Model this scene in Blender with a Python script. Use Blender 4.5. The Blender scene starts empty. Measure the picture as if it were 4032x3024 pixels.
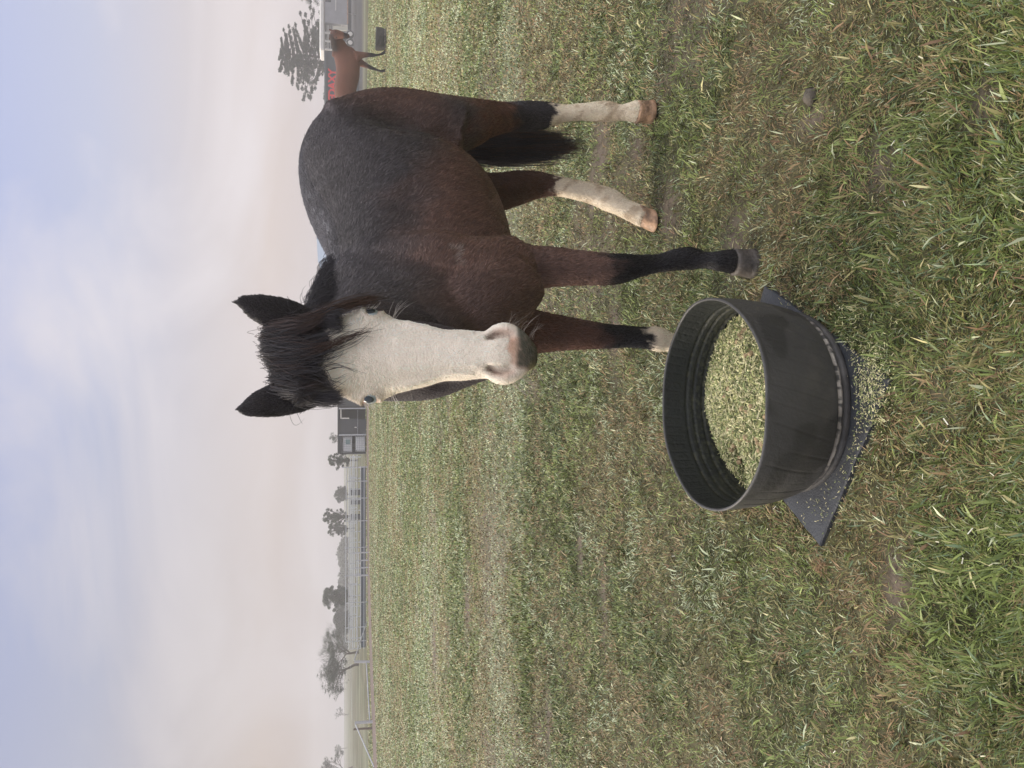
import bpy, math, random
import numpy as np
from mathutils import Vector

# ---------------------------------------------------------------- camera, world, sun, exposure
F_PX = 2912.0; CAM_H = 1.4; PITCH = math.radians(13.0)
CP, SP = math.cos(PITCH), math.sin(PITCH)
sc = bpy.context.scene
COL = sc.collection
cam_d = bpy.data.cameras.new("camera"); cam = bpy.data.objects.new("camera", cam_d); COL.objects.link(cam)
cam_d.sensor_width = 36; cam_d.lens = 26.0; cam_d.clip_end = 2000; cam_d.clip_start = 0.05
from mathutils import Matrix
# the phone was held upright but the picture is stored on its side: image up = world right
right = Vector((1, 0, 0)); fwd = Vector((0, CP, -SP)); up = Vector((0, SP, CP))
m3 = Matrix((-up, right, -fwd)).transposed()
cam.matrix_world = Matrix.Translation((0, 0, CAM_H)) @ m3.to_4x4()
sc.camera = cam

SUN_EL, SUN_AZ = math.radians(24), math.radians(-62)      # azimuth from +Y towards +X
sun_d = bpy.data.lights.new("sun", 'SUN'); sun = bpy.data.objects.new("sun", sun_d); COL.objects.link(sun)
sun_d.energy = 3.5; sun_d.angle = math.radians(22); sun_d.color = (1.0, 0.885, 0.735)
sdir = Vector((math.sin(SUN_AZ) * math.cos(SUN_EL), math.cos(SUN_AZ) * math.cos(SUN_EL), math.sin(SUN_EL)))
sun.rotation_euler = sdir.to_track_quat('Z', 'Y').to_euler()

w = bpy.data.worlds.new("World"); sc.world = w; w.use_nodes = True
nt = w.node_tree; nt.nodes.clear()
def wn(t, **k):
    n = nt.nodes.new(t)
    for a, b in k.items(): setattr(n, a, b)
    return n
out = wn('ShaderNodeOutputWorld'); bg = wn('ShaderNodeBackground'); nt.links.new(bg.outputs[0], out.inputs[0])
sky = wn('ShaderNodeTexSky', sky_type='NISHITA', sun_disc=False, sun_elevation=SUN_EL, sun_rotation=SUN_AZ, air_density=1.6, dust_density=4.0, ozone_density=2.0)
tc = wn('ShaderNodeTexCoord'); sep = wn('ShaderNodeSeparateXYZ'); nt.links.new(tc.outputs['Generated'], sep.inputs[0])
ramp = wn('ShaderNodeValToRGB'); nt.links.new(sep.outputs['Z'], ramp.inputs[0])
cr = ramp.color_ramp
SK = 10.0
def skc(r, g, b): return (r * 1.0, g * 1.0, b * 1.0, 1)
cols = [(0.0, (.55, .49, .50)), (.09, (.67, .58, .565)), (.17, (.62, .575, .615)), (.27, (.52, .54, .69)), (.40, (.44, .49, .74)), (.75, (.50, .545, .80)), (1.0, (.5, .55, .82))]
cr.elements[0].position = 0; cr.elements[0].color = skc(*cols[0][1]); cr.elements[1].position = 1; cr.elements[1].color = skc(*cols[-1][1])
for p, c in cols[1:-1]:
    e = cr.elements.new(p); e.color = skc(*c)
# thin cloud veils
mp = wn('ShaderNodeMapping'); mp.inputs['Scale'].default_value = (1.0, 1.0, 2.2); mp.inputs['Rotation'].default_value = (0.3, 0.5, 0.2); nt.links.new(tc.outputs['Generated'], mp.inputs[0])
nz = wn('ShaderNodeTexNoise'); nz.inputs['Scale'].default_value = 2.3; nz.inputs['Detail'].default_value = 6; nz.inputs['Roughness'].default_value = .5; nz.inputs['Distortion'].default_value = .7
nt.links.new(mp.outputs[0], nz.inputs[0])
mr = wn('ShaderNodeMapRange'); mr.inputs['From Min'].default_value = .42; mr.inputs['From Max'].default_value = .62; nt.links.new(nz.outputs[0], mr.inputs[0])
cl = wn('ShaderNodeMath', operation='MULTIPLY'); cl.inputs[1].default_value = .75; nt.links.new(mr.outputs[0], cl.inputs[0])
mix = wn('ShaderNodeMix', data_type='RGBA'); nt.links.new(cl.outputs[0], mix.inputs['Factor']); nt.links.new(ramp.outputs[0], mix.inputs['A']); mix.inputs['B'].default_value = (.78, .73, .77, 1)
# the clear Nishita sky shows faintly through the cloud
sm = wn('ShaderNodeMix', data_type='RGBA', blend_type='MIX'); sm.inputs['Factor'].default_value = .12
scl = wn('ShaderNodeMix', data_type='RGBA', blend_type='MULTIPLY'); scl.inputs['Factor'].default_value = 1; scl.inputs['B'].default_value = (SK, SK, SK, 1)
nt.links.new(mix.outputs['Result'], scl.inputs['A'])
nt.links.new(scl.outputs['Result'], sm.inputs['A']); nt.links.new(sky.outputs[0], sm.inputs['B'])
# an overcast sky is brighter overhead than near the horizon
zr = wn('ShaderNodeMapRange', interpolation_type='SMOOTHSTEP'); zr.inputs['From Min'].default_value = .40; zr.inputs['From Max'].default_value = .85; zr.inputs['To Min'].default_value = 1.0; zr.inputs['To Max'].default_value = 3.1
nt.links.new(sep.outputs['Z'], zr.inputs[0]); ov = wn('ShaderNodeMix', data_type='RGBA'); zf = wn('ShaderNodeMapRange', interpolation_type='SMOOTHSTEP'); zf.inputs['From Min'].default_value = .42; zf.inputs['From Max'].default_value = .85; nt.links.new(sep.outputs['Z'], zf.inputs[0]); nt.links.new(zf.outputs[0], ov.inputs['Factor']); nt.links.new(sm.outputs['Result'], ov.inputs['A']); ov.inputs['B'].default_value = (6.1, 5.95, 5.75, 1)
xr = wn('ShaderNodeMapRange', interpolation_type='SMOOTHSTEP'); xr.inputs['From Min'].default_value = -.5; xr.inputs['From Max'].default_value = .35; xr.inputs['To Min'].default_value = .84; xr.inputs['To Max'].default_value = 1.13; nt.links.new(sep.outputs['X'], xr.inputs[0]); xm = wn('ShaderNodeMath', operation='MULTIPLY'); nt.links.new(xr.outputs[0], xm.inputs[0]); nt.links.new(zr.outputs[0], xm.inputs[1])
vs = wn('ShaderNodeVectorMath', operation='SCALE'); nt.links.new(ov.outputs['Result'], vs.inputs[0]); nt.links.new(xm.outputs[0], vs.inputs['Scale'])
nt.links.new(vs.outputs[0], bg.inputs['Color']); bg.inputs['Strength'].default_value = 0.105
sc.view_settings.view_transform = 'Standard'; sc.view_settings.look = 'None'; sc.view_settings.exposure = 0.0; sc.view_settings.gamma = 1
sc.render.engine = 'CYCLES'
sc.cycles.use_denoising = True
sc.cycles.max_bounces = 5; sc.cycles.diffuse_bounces = 2; sc.cycles.glossy_bounces = 2; sc.cycles.transmission_bounces = 2; sc.cycles.volume_bounces = 1; sc.cycles.transparent_max_bounces = 6
sc.cycles_curves.shape = 'RIBBONS'

# ---------------------------------------------------------------- helpers
def ray(px, py):
    a = ((3024 - py) - 1512) / F_PX; b = (2016 - px) / F_PX
    return np.array([a, CP + b * SP, -SP + b * CP])
def P(px, py, Y):
    d = ray(px, py); return d * (Y / d[1]) + np.array([0, 0, CAM_H])
def G(px, py, z=0.0):
    d = ray(px, py); return d * ((z - CAM_H) / d[2]) + np.array([0, 0, CAM_H])
def nrm(v): v = np.asarray(v, float); return v / (np.linalg.norm(v) + 1e-12)

def tag(o, label=None, cat=None, group=None, kind=None):
    if label: o['label'] = label
    if cat: o['category'] = cat
    if group: o['group'] = group
    if kind: o['kind'] = kind
    return o
def empty(name, loc, rz=0):
    o = bpy.data.objects.new(name, None); COL.objects.link(o); o.location = loc; o.rotation_euler.z = rz; o.empty_display_size = .2
    return o
def link(name, data, parent=None, world=True):
    """link data whose vertices are in world space; under a parent keep it where it is"""
    o = bpy.data.objects.new(name, data); COL.objects.link(o)
    if parent is not None:
        o.parent = parent
        if world:
            pm = Matrix.Translation(parent.location) @ parent.rotation_euler.to_matrix().to_4x4()
            o.matrix_parent_inverse = pm.inverted()
    return o

def new_mesh(name, V, Fc, mat=None, smooth=False):
    me = bpy.data.meshes.new(name)
    V = np.asarray(V, np.float32); 
    if isinstance(Fc, np.ndarray):
        n, k = Fc.shape
        me.vertices.add(len(V)); me.vertices.foreach_set('co', V.ravel())
        me.loops.add(n * k); me.loops.foreach_set('vertex_index', Fc.astype(np.int32).ravel())
        me.polygons.add(n); me.polygons.foreach_set('loop_start', np.arange(0, n * k, k, dtype=np.int32))
        me.update(calc_edges=True)
    else:
        me.from_pydata(V.tolist(), [], [list(f) for f in Fc]); me.update()
    if smooth: me.polygons.foreach_set('use_smooth', [True] * len(me.polygons))
    if mat: me.materials.append(mat)
    return me
def set_col(me, name, C, dom='POINT'):
    at = me.attributes.new(name, 'FLOAT_COLOR', dom)
    C = np.asarray(C, np.float32)
    if C.shape[1] == 3: C = np.hstack([C, np.ones((len(C), 1), np.float32)])
    at.data.foreach_set('color', C.ravel())

class MB:
    """collects shapes of one material into one mesh"""
    def __init__(s): s.V = []; s.F = []
    def add(s, V, Fc):
        b = len(s.V); s.V += [tuple(map(float, v)) for v in V]; s.F += [tuple(i + b for i in f) for f in Fc]; return s
    def box(s, c, size, rz=0, bev=0.0):
        x, y, z = [q / 2 for q in size]; ca, sa = math.cos(rz), math.sin(rz)
        if bev <= 0:
            pts = [(i * x, j * y, k * z) for i in (-1, 1) for j in (-1, 1) for k in (-1, 1)]
            fc = [(0, 1, 3, 2), (4, 6, 7, 5), (0, 4, 5, 1), (2, 3, 7, 6), (0, 2, 6, 4), (1, 5, 7, 3)]
        else:
            b = bev; rings = []
            for (zz, i) in ((-z, b), (-z + b, 0), (z - b, 0), (z, b)):
                X, Y_ = x - i, y - i
                rings.append([(X, -Y_ + b, zz), (X, Y_ - b, zz), (X - b, Y_, zz), (-X + b, Y_, zz), (-X, Y_ - b, zz), (-X, -Y_ + b, zz), (-X + b, -Y_, zz), (X - b, -Y_, zz)])
            pts = sum(rings, []); fc = []
            for r in range(3):
                for q in range(8): fc.append((r * 8 + q, r * 8 + (q + 1) % 8, (r + 1) * 8 + (q + 1) % 8, (r + 1) * 8 + q))
            fc.append(tuple(range(7, -1, -1))); fc.append(tuple(24 + q for q in range(8)))
        s.add([(c[0] + p[0] * ca - p[1] * sa, c[1] + p[0] * sa + p[1] * ca, c[2] + p[2]) for p in pts], fc); return s
    def tube(s, pts, r, n=8, r1=None, caps=True):
        pts = [np.asarray(p, float) for p in pts]; k = len(pts)
        rs = r if isinstance(r, (list, tuple, np.ndarray)) else [r + ((r1 if r1 is not None else r) - r) * i / max(1, k - 1) for i in range(k)]
        t0 = nrm(pts[1] - pts[0]); a = nrm(np.cross(t0, [0, 0, 1] if abs(t0[2]) < .9 else [1, 0, 0])); V = []
        for i, p in enumerate(pts):
            t = nrm(pts[min(i + 1, k - 1)] - pts[max(i - 1, 0)]); a = nrm(a - t * np.dot(a, t)); b = np.cross(t, a)
            for q in range(n):
                an = 2 * math.pi * q / n; V.append(p + rs[i] * (a * math.cos(an) + b * math.sin(an)))
        Fc = [(i * n + q, i * n + (q + 1) % n, (i + 1) * n + (q + 1) % n, (i + 1) * n + q) for i in range(k - 1) for q in range(n)]
        if caps: Fc.append(tuple(range(n - 1, -1, -1))); Fc.append(tuple((k - 1) * n + q for q in range(n)))
        s.add(V, Fc); return s
    def lathe(s, prof, c=(0, 0, 0), n=48, closed=False, a0=0.0):
        V = [(c[0] + r * math.cos(2 * math.pi * q / n + a0), c[1] + r * math.sin(2 * math.pi * q / n + a0), c[2] + z) for r, z in prof for q in range(n)]
        k = len(prof); Fc = [(i * n + q, i * n + (q + 1) % n, ((i + 1) % k) * n + (q + 1) % n, ((i + 1) % k) * n + q) for i in range(k if closed else k - 1) for q in range(n)]
        s.add(V, Fc); return s
    def build(s, name, mat, parent=None, smooth=False, world=True):
        return link(name, new_mesh(name, s.V, s.F, mat, smooth), parent, world)

# numpy value noise
def vnoise(x, y, scale, seed=0, octaves=1, z=None):
    x = np.asarray(x, float) * scale; y = np.asarray(y, float) * scale
    tot = 0; amp = 1; s = 0
    def hsh(i, j, k):
        h = (i.astype(np.int64) * 374761393 + j.astype(np.int64) * 668265263 + k * 1442695041) & 0x7fffffff
        h = ((h ^ (h >> 13)) * 1274126177) & 0x7fffffff
        return ((h ^ (h >> 16)) & 0xffff) / 65535.0
    for o in range(octaves):
        k = seed + o * 17
        xi = np.floor(x); yi = np.floor(y); fx = x - xi; fy = y - yi; fx = fx * fx * (3 - 2 * fx); fy = fy * fy * (3 - 2 * fy)
        v = (hsh(xi, yi, k) * (1 - fx) + hsh(xi + 1, yi, k) * fx) * (1 - fy) + (hsh(xi, yi + 1, k) * (1 - fx) + hsh(xi + 1, yi + 1, k) * fx) * fy
        tot = tot + amp * v; s += amp; amp *= .5; x = x * 2.03 + 7.1; y = y * 2.03 + 3.7
    return tot / s
def sstep(a, b, x): t = np.clip((x - a) / (b - a), 0, 1); return t * t * (3 - 2 * t)

# materials
def mat(name, col=(.5, .5, .5), rough=.6, metal=0, spec=.5, noise=0, nscale=8, bump=0, bscale=60, col2=None, attr=None, coords='Object', stretch=None, sheen=0):
    m = bpy.data.materials.new(name); m.use_nodes = True; t = m.node_tree; b = t.nodes['Principled BSDF']
    b.inputs['Roughness'].default_value = rough; b.inputs['Metallic'].default_value = metal
    b.inputs['Specular IOR Level'].default_value = spec
    if sheen: b.inputs['Sheen Weight'].default_value = sheen; b.inputs['Sheen Roughness'].default_value = .4
    tcn = t.nodes.new('ShaderNodeTexCoord'); src = tcn.outputs[coords]
    if stretch:
        mpn = t.nodes.new('ShaderNodeMapping'); mpn.inputs['Scale'].default_value = stretch; t.links.new(src, mpn.inputs[0]); src = mpn.outputs[0]
    if attr:
        an = t.nodes.new('ShaderNodeAttribute'); an.attribute_name = attr; base = an.outputs['Color']
    else:
        rg = t.nodes.new('ShaderNodeRGB'); rg.outputs[0].default_value = (*col, 1); base = rg.outputs[0]
    if noise or col2:
        n = t.nodes.new('ShaderNodeTexNoise'); n.inputs['Scale'].default_value = nscale; n.inputs['Detail'].default_value = 6; n.inputs['Roughness'].default_value = .6; t.links.new(src, n.inputs[0])
        if col2:
            mrn = t.nodes.new('ShaderNodeMapRange'); mrn.inputs['From Min'].default_value = .38; mrn.inputs['From Max'].default_value = .62; t.links.new(n.outputs[0], mrn.inputs[0])
            mx = t.nodes.new('ShaderNodeMix'); mx.data_type = 'RGBA'; t.links.new(mrn.outputs[0], mx.inputs['Factor']); t.links.new(base, mx.inputs['A']); mx.inputs['B'].default_value = (*col2, 1); base = mx.outputs['Result']
        if noise:
            mm = t.nodes.new('ShaderNodeMapRange'); mm.inputs['From Min'].default_value = .3; mm.inputs['From Max'].default_value = .7; mm.inputs['To Min'].default_value = 1 - noise; mm.inputs['To Max'].default_value = 1 + noise; t.links.new(n.outputs[0], mm.inputs[0])
            vm = t.nodes.new('ShaderNodeVectorMath'); vm.operation = 'SCALE'; t.links.new(base, vm.inputs[0]); t.links.new(mm.outputs[0], vm.inputs['Scale']); base = vm.outputs[0]
    t.links.new(base, b.inputs['Base Color'])
    if bump:
        n2 = t.nodes.new('ShaderNodeTexNoise'); n2.inputs['Scale'].default_value = bscale; n2.inputs['Detail'].default_value = 4; t.links.new(src, n2.inputs[0])
        bp = t.nodes.new('ShaderNodeBump'); bp.inputs['Strength'].default_value = bump; bp.inputs['Distance'].default_value = .01; t.links.new(n2.outputs[0], bp.inputs['Height']); t.links.new(bp.outputs[0], b.inputs['Normal'])
    return m

def hair_obj(name, pts, radii, colors, material, parent):
    """pts (N,K,3) strands in world space, radii (K,) or (N,K), colors (N,3)"""
    N, K = pts.shape[:2]
    cu = bpy.data.hair_curves.new(name); cu.add_curves([K] * N)
    cu.attributes['position'].data.foreach_set('vector', np.asarray(pts, np.float32).ravel())
    ra = cu.attributes.get('radius') or cu.attributes.new('radius', 'FLOAT', 'POINT')
    r = np.broadcast_to(np.asarray(radii, np.float32), (N, K)); ra.data.foreach_set('value', np.ascontiguousarray(r).ravel())
    ca = cu.attributes.new('hc', 'FLOAT_COLOR', 'CURVE'); C = np.hstack([colors, np.ones((N, 1))]).astype(np.float32); ca.data.foreach_set('color', C.ravel())
    cu.materials.append(material)
    return link(name, cu, parent)
# ---------------------------------------------------------------- horses
def catmull(K, n):
    K = np.asarray(K, float); m = len(K); t = np.linspace(0, m - 1, n); i = np.clip(t.astype(int), 0, m - 2); f = (t - i)[:, None]
    p0 = K[np.clip(i - 1, 0, m - 1)]; p1 = K[i]; p2 = K[i + 1]; p3 = K[np.clip(i + 2, 0, m - 1)]
    return .5 * (2 * p1 + (p2 - p0) * f + (2 * p0 - 5 * p1 + 4 * p2 - p3) * f ** 2 + (3 * p1 - p0 - 3 * p2 + p3) * f ** 3)

def ring_loft(mb, C, A, B, wa, bt, bb, p=2.2, n=28):
    """closed loft: centres C, side vectors A (half width wa), up vectors B (half heights bt above, bb below)"""
    th = np.linspace(0, 2 * np.pi, n, endpoint=False); c, s = np.cos(th), np.sin(th)
    cs = np.sign(c) * np.abs(c) ** (2 / p); ss = np.sign(s) * np.abs(s) ** (2 / p); V = []
    k = len(C)
    for i in range(k):
        h = np.where(ss > 0, bt[i], bb[i])
        V += list(C[i] + np.outer(cs * wa[i], A[i]) + np.outer(ss * h, B[i]))
    Fc = [(i * n + q, i * n + (q + 1) % n, (i + 1) * n + (q + 1) % n, (i + 1) * n + q) for i in range(k - 1) for q in range(n)]
    V.append(C[0]); V.append(C[-1]); a, b = k * n, k * n + 1
    Fc += [(a, (q + 1) % n, q) for q in range(n)] + [(b, (k - 1) * n + q, (k - 1) * n + (q + 1) % n) for q in range(n)]
    mb.add(V, Fc)

def chain(mb, K, left, n=24, front=1.0, sub=5, p=2.0):
    """limb: K rows = (x,y,z,half width lateral, half depth)"""
    S = catmull(K, (len(K) - 1) * sub + 1); C = S[:, :3]; k = len(C); A = []; B = []
    for i in range(k):
        t = nrm(C[min(i + 1, k - 1)] - C[max(i - 1, 0)]); a = nrm(left - t * np.dot(left, t)); A.append(a); B.append(np.cross(t, a))
    ring_loft(mb, C, A, B, S[:, 3], S[:, 4], S[:, 4], p=p, n=n)

def fused(mb, voxel, smooth, wfun=None):
    """one continuous surface out of the overlapping lofts; returns V,F arrays"""
    me = new_mesh('tmp', mb.V, mb.F)
    import bmesh
    bm = bmesh.new(); bm.from_mesh(me); bmesh.ops.recalc_face_normals(bm, faces=bm.faces); bm.to_mesh(me); bm.free()
    o = bpy.data.objects.new('tmp', me); COL.objects.link(o)
    md = o.modifiers.new('r', 'REMESH'); md.mode = 'VOXEL'; md.voxel_size = voxel; md.adaptivity = 0
    dg = bpy.context.evaluated_depsgraph_get(); dg.update(); ev = o.evaluated_get(dg); m2 = bpy.data.meshes.new_from_object(ev)
    nv = len(m2.vertices); V = np.empty(nv * 3, np.float32); m2.vertices.foreach_get('co', V); V = V.reshape(-1, 3).astype(float)
    L = np.empty(len(m2.loops), np.int32); m2.loops.foreach_get('vertex_index', L)
    ls = np.empty(len(m2.polygons), np.int32); m2.polygons.foreach_get('loop_total', ls)
    E = np.empty(len(m2.edges) * 2, np.int32); m2.edges.foreach_get('vertices', E); E = E.reshape(-1, 2)
    assert (ls == 4).all()
    Fq = L.reshape(-1, 4)
    bpy.data.objects.remove(o); bpy.data.meshes.remove(me); bpy.data.meshes.remove(m2)
    wt = np.ones(nv) if wfun is None else wfun(V)
    deg = np.bincount(E.ravel(), minlength=nv)[:, None]
    for it in range(smooth):
        for lam in (.6, -.3) if it > 3 else (.6,):
            S = np.zeros((nv, 3))
            for ax in range(3): S[:, ax] = np.bincount(E[:, 0], V[E[:, 1], ax], nv) + np.bincount(E[:, 1], V[E[:, 0], ax], nv)
            V = V + (S / np.maximum(deg, 1) - V) * lam * wt[:, None]
    return V, Fq, E

def vnormals(V, Fq):
    a = V[Fq[:, 2]] - V[Fq[:, 0]]; b = V[Fq[:, 3]] - V[Fq[:, 1]]; n = np.cross(a, b); N = np.zeros_like(V)
    for k in range(4):
        for ax in range(3): N[:, ax] += np.bincount(Fq[:, k], n[:, ax], len(V))
    return N / (np.linalg.norm(N, axis=1, keepdims=True) + 1e-12)

def polydist(X, pts):
    """distance of X (n,2) to a polyline and the parameter 0..1 along it"""
    best = np.full(len(X), 9.0); par = np.zeros(len(X)); m = len(pts) - 1
    for i in range(m):
        a = np.array(pts[i]); b = np.array(pts[i + 1]); d = b - a; t = np.clip(((X - a) @ d) / (d @ d), 0, 1); q = np.linalg.norm(X - a - t[:, None] * d, axis=1)
        c = q < best; best[c] = q[c]; par[c] = (i + t[c]) / m
    return best, par

rng = np.random.default_rng(7)
def lerp(a, b, t): return a + (b - a) * t

def surface_points(V, Fq, n, weight=None):
    tri = np.vstack([Fq[:, [0, 1, 2]], Fq[:, [0, 2, 3]]])
    a = np.linalg.norm(np.cross(V[tri[:, 1]] - V[tri[:, 0]], V[tri[:, 2]] - V[tri[:, 0]]), axis=1)
    if weight is not None: a = a * weight[tri].mean(1)
    cum = np.cumsum(a); r = np.searchsorted(cum, rng.random(n) * cum[-1]); r = np.clip(r, 0, len(tri) - 1)
    u, v = rng.random(n), rng.random(n); f = u + v > 1; u[f] = 1 - u[f]; v[f] = 1 - v[f]
    return tri[r], np.stack([1 - u - v, u, v], 1)

# ---- the skeleton frame of the big horse
FB = nrm([.71, .704, 0]); LF = nrm([.704, -.71, 0]); HO = np.array([.04, 2.25, 0])     # backwards, its left, origin under the chest
def Hs(s, l, z): return HO + FB * s + LF * l + np.array([0, 0, z])
HP = P(1120, 1393, 1.94); HM = P(2114, 1384, 1.765); HL = np.linalg.norm(HM - HP); HD = (HM - HP) / HL
HN = nrm(np.array([.10, -1, 0]) - HD * np.dot([.10, -1, 0], HD)); HR = nrm(np.cross(HN, HD))        # face normal, sideways
if HR[0] < 0: HR = -HR
def Hh(x, d, n): return HP + HD * (d * HL) + HR * x + HN * n
def head_local(V):
    q = V - HP; return q @ HR, (q @ HD) / HL, q @ HN
def W(px, Y): return px / F_PX * Y * .975 / 2       # half width in metres from photo pixels at depth Y

def leg_from(rows, depth=1.1):
    return [[*P(px, py, Y), W(w, Y), W(w, Y) * dp] for px, py, Y, w, dp in rows]

def build_main_horse():
    mb = MB()
    # trunk: s, z top, z bottom, half width
    T = [(.07, 1.16, .92, .06), (.13, 1.26, .86, .11), (.21, 1.33, .82, .16), (.32, 1.39, .80, .205), (.46, 1.425, .79, .25), (.62, 1.44, .785, .288), (.80, 1.49, .795, .325), (.95, 1.535, .83, .312), (1.08, 1.56, .88, .278), (1.20, 1.56, .92, .28), (1.32, 1.515, .95, .265), (1.43, 1.43, 1.0, .215), (1.50, 1.33, 1.08, .13)]
    S = catmull(T, 60); C = [Hs(s, 0, (zt + zb) / 2 + .03) for s, zt, zb, hw in S]
    ring_loft(mb, C, [LF] * 60, [np.array([0, 0, 1.])] * 60, S[:, 3], (S[:, 1] - S[:, 2]) / 2 - .03, (S[:, 1] - S[:, 2]) / 2 + .03, p=2.15, n=40)
    # neck
    N = [(.37, 2.56, 1.09, .21, .33), (.29, 2.42, 1.14, .185, .315), (.215, 2.27, 1.20, .145, .26), (.15, 2.14, 1.285, .112, .19), (.10, 2.03, 1.35, .10, .16), (.08, 1.97, 1.39, .085, .13)]
    S = catmull(N, 30); Cn = S[:, :3]; A = []; B = []
    for i in range(30):
        t = nrm(Cn[min(i + 1, 29)] - Cn[max(i - 1, 0)]); a = nrm(np.cross(t, [0, 0, 1])); A.append(a); B.append(nrm(np.cross(a, t)))
    ring_loft(mb, Cn, A, B, S[:, 3], S[:, 4], S[:, 4], p=2.0, n=32)
    # chest and shoulder muscles, buttocks, thighs
    chain(mb, [[*Hs(.08, .10, 1.14), .10, .10], [*Hs(.11, .14, 1.03), .125, .13], [*Hs(.17, .165, .93), .115, .13], [*Hs(.24, .19, .84), .08, .1]], LF)
    chain(mb, [[*Hs(.20, -.05, 1.12), .09, .09], [*Hs(.24, -.08, 1.02), .10, .10], [*Hs(.28, -.12, .92), .10, .12], [*Hs(.32, -.17, .84), .08, .1]], LF)
    for sg in (1, -1):
        k_ = 0 if sg > 0 else .09; chain(mb, [[*Hs(.42, .12 * sg, 1.33), .06, .08], [*Hs(.32 + k_, (.17 - k_ * .3) * sg, 1.16), .09, .13], [*Hs(.26 + k_, (.19 - k_ * .3) * sg, .98), .09, .13], [*Hs(.32, .20 * sg, .84), .08, .10]], LF)
        chain(mb, [[*Hs(1.18, .14 * sg, 1.42), .12, .14], [*Hs(1.25, .17 * sg, 1.22), .12, .19], [*Hs(1.25, .185 * sg, 1.04), .105, .17], [*Hs(1.22, .19 * sg, .90), .085, .13]], LF)
    # legs, from the elbow / stifle down
    legC = leg_from([(1960, 1030, 2.50, 190, 1.3), (2078, 1052, 2.46, 178, 1.15), (2187, 1051, 2.43, 160, 1.1), (2315, 1056, 2.41, 140, 1.05), (2404, 1060, 2.40, 134, 1.0), (2462, 1054, 2.40, 122, 1.0), (2505, 1048, 2.40, 96, 1.1), (2563, 1040, 2.40, 72, 1.35), (2607, 1034, 2.395, 68, 1.35), (2679, 1020, 2.39, 88, 1.2), (2718, 1018, 2.385, 92, 1.2), (2775, 1024, 2.36, 70, 1.1), (2824, 1027, 2.34, 82, 1.1), (2884, 1029, 2.335, 108, 1.05)])
    legD = leg_from([(1980, 1290, 2.66, 175, 1.3), (2100, 1305, 2.68, 172, 1.15), (2208, 1312, 2.68, 142, 1.1), (2317, 1319, 2.68, 118, 1.05), (2389, 1324, 2.68, 106, 1.0), (2461, 1325, 2.68, 90, 1.1), (2534, 1330, 2.68, 82, 1.3), (2590, 1336, 2.68, 96, 1.25), (2645, 1350, 2.67, 76, 1.1), (2700, 1372, 2.65, 92, 1.05)])
    legA = leg_from([(1700, 500, 3.02, 250, 1.4), (1823, 482, 3.06, 190, 1.35), (1895, 468, 3.12, 150, 1.25), (2004, 461, 3.22, 112, 1.2), (2076, 457, 3.28, 112, 1.35), (2149, 452, 3.29, 98, 1.3), (2221, 446, 3.27, 66, 1.25), (2293, 441, 3.25, 66, 1.25), (2387, 439, 3.23, 82, 1.15), (2445, 443, 3.20, 63, 1.1), (2503, 439, 3.18, 88, 1.05), (2532, 439, 3.17, 84, 1.0)])
    legB = leg_from([(1760, 740, 3.25, 240, 1.3), (1860, 765, 3.26, 190, 1.3), (1950, 757, 3.30, 148, 1.25), (2040, 738, 3.37, 128, 1.2), (2112, 728, 3.40, 106, 1.2), (2185, 732, 3.39, 80, 1.2), (2257, 745, 3.36, 76, 1.2), (2340, 765, 3.33, 84, 1.15), (2400, 788, 3.29, 92, 1.15), (2455, 818, 3.23, 76, 1.1), (2512, 845, 3.19, 84, 1.0), (2540, 860, 3.165, 82, 1.0)])
    for lg in (legA, legB, legC, legD): chain(mb, lg, LF)
    # head: cranium + nasal bone in front, jaw behind
    #      d, half width, front depth (0 = profile line), back depth
    Hn = [(-.02, .045, .00, .10), (.04, .075, .012, .12), (.12, .096, .012, .13), (.22, .108, .006, .14), (.31, .110, .0, .14), (.39, .099, -.004, .13), (.5, .084, -.004, .115), (.6, .074, -.004, .10), (.7, .0655, -.002, .095), (.78, .060, .0, .09), (.85, .062, .004, .085), (.9, .062, .0, .085), (.95, .047, -.010, .085), (.985, .032, -.022, .080), (1.0, .016, -.036, .07)]
    S = catmull(Hn, 70); bt = .055 + 0 * S[:, 0]; Cc = [Hh(0, d, f - .055) for d, w_, f, b in S]
    bt = np.minimum(.055, .03 + S[:, 1] * .5); Cc = [Hh(0, d, f - t_) for (d, w_, f, b), t_ in zip(S, bt)]
    ring_loft(mb, Cc, [HR] * 70, [HN] * 70, S[:, 1], bt, S[:, 3] - bt, p=2.25, n=40)
    J = [(.10, .06, -.10, .06, .06), (.2, .085, -.12, .08, .09), (.32, .103, -.13, .085, .11), (.43, .106, -.135, .085, .115), (.53, .104, -.128, .08, .095), (.62, .093, -.122, .065, .065), (.72, .070, -.105, .05, .045), (.84, .046, -.085, .04, .035), (.93, .034, -.085, .035, .03), (.975, .024, -.085, .025, .02)]
    S = catmull(J, 40)
    ring_loft(mb, [Hh(-.004, d, n_) for d, w_, n_, a, b in S], [HR] * 40, [HN] * 40, S[:, 1], S[:, 3], S[:, 4], p=2.2, n=32)
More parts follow.
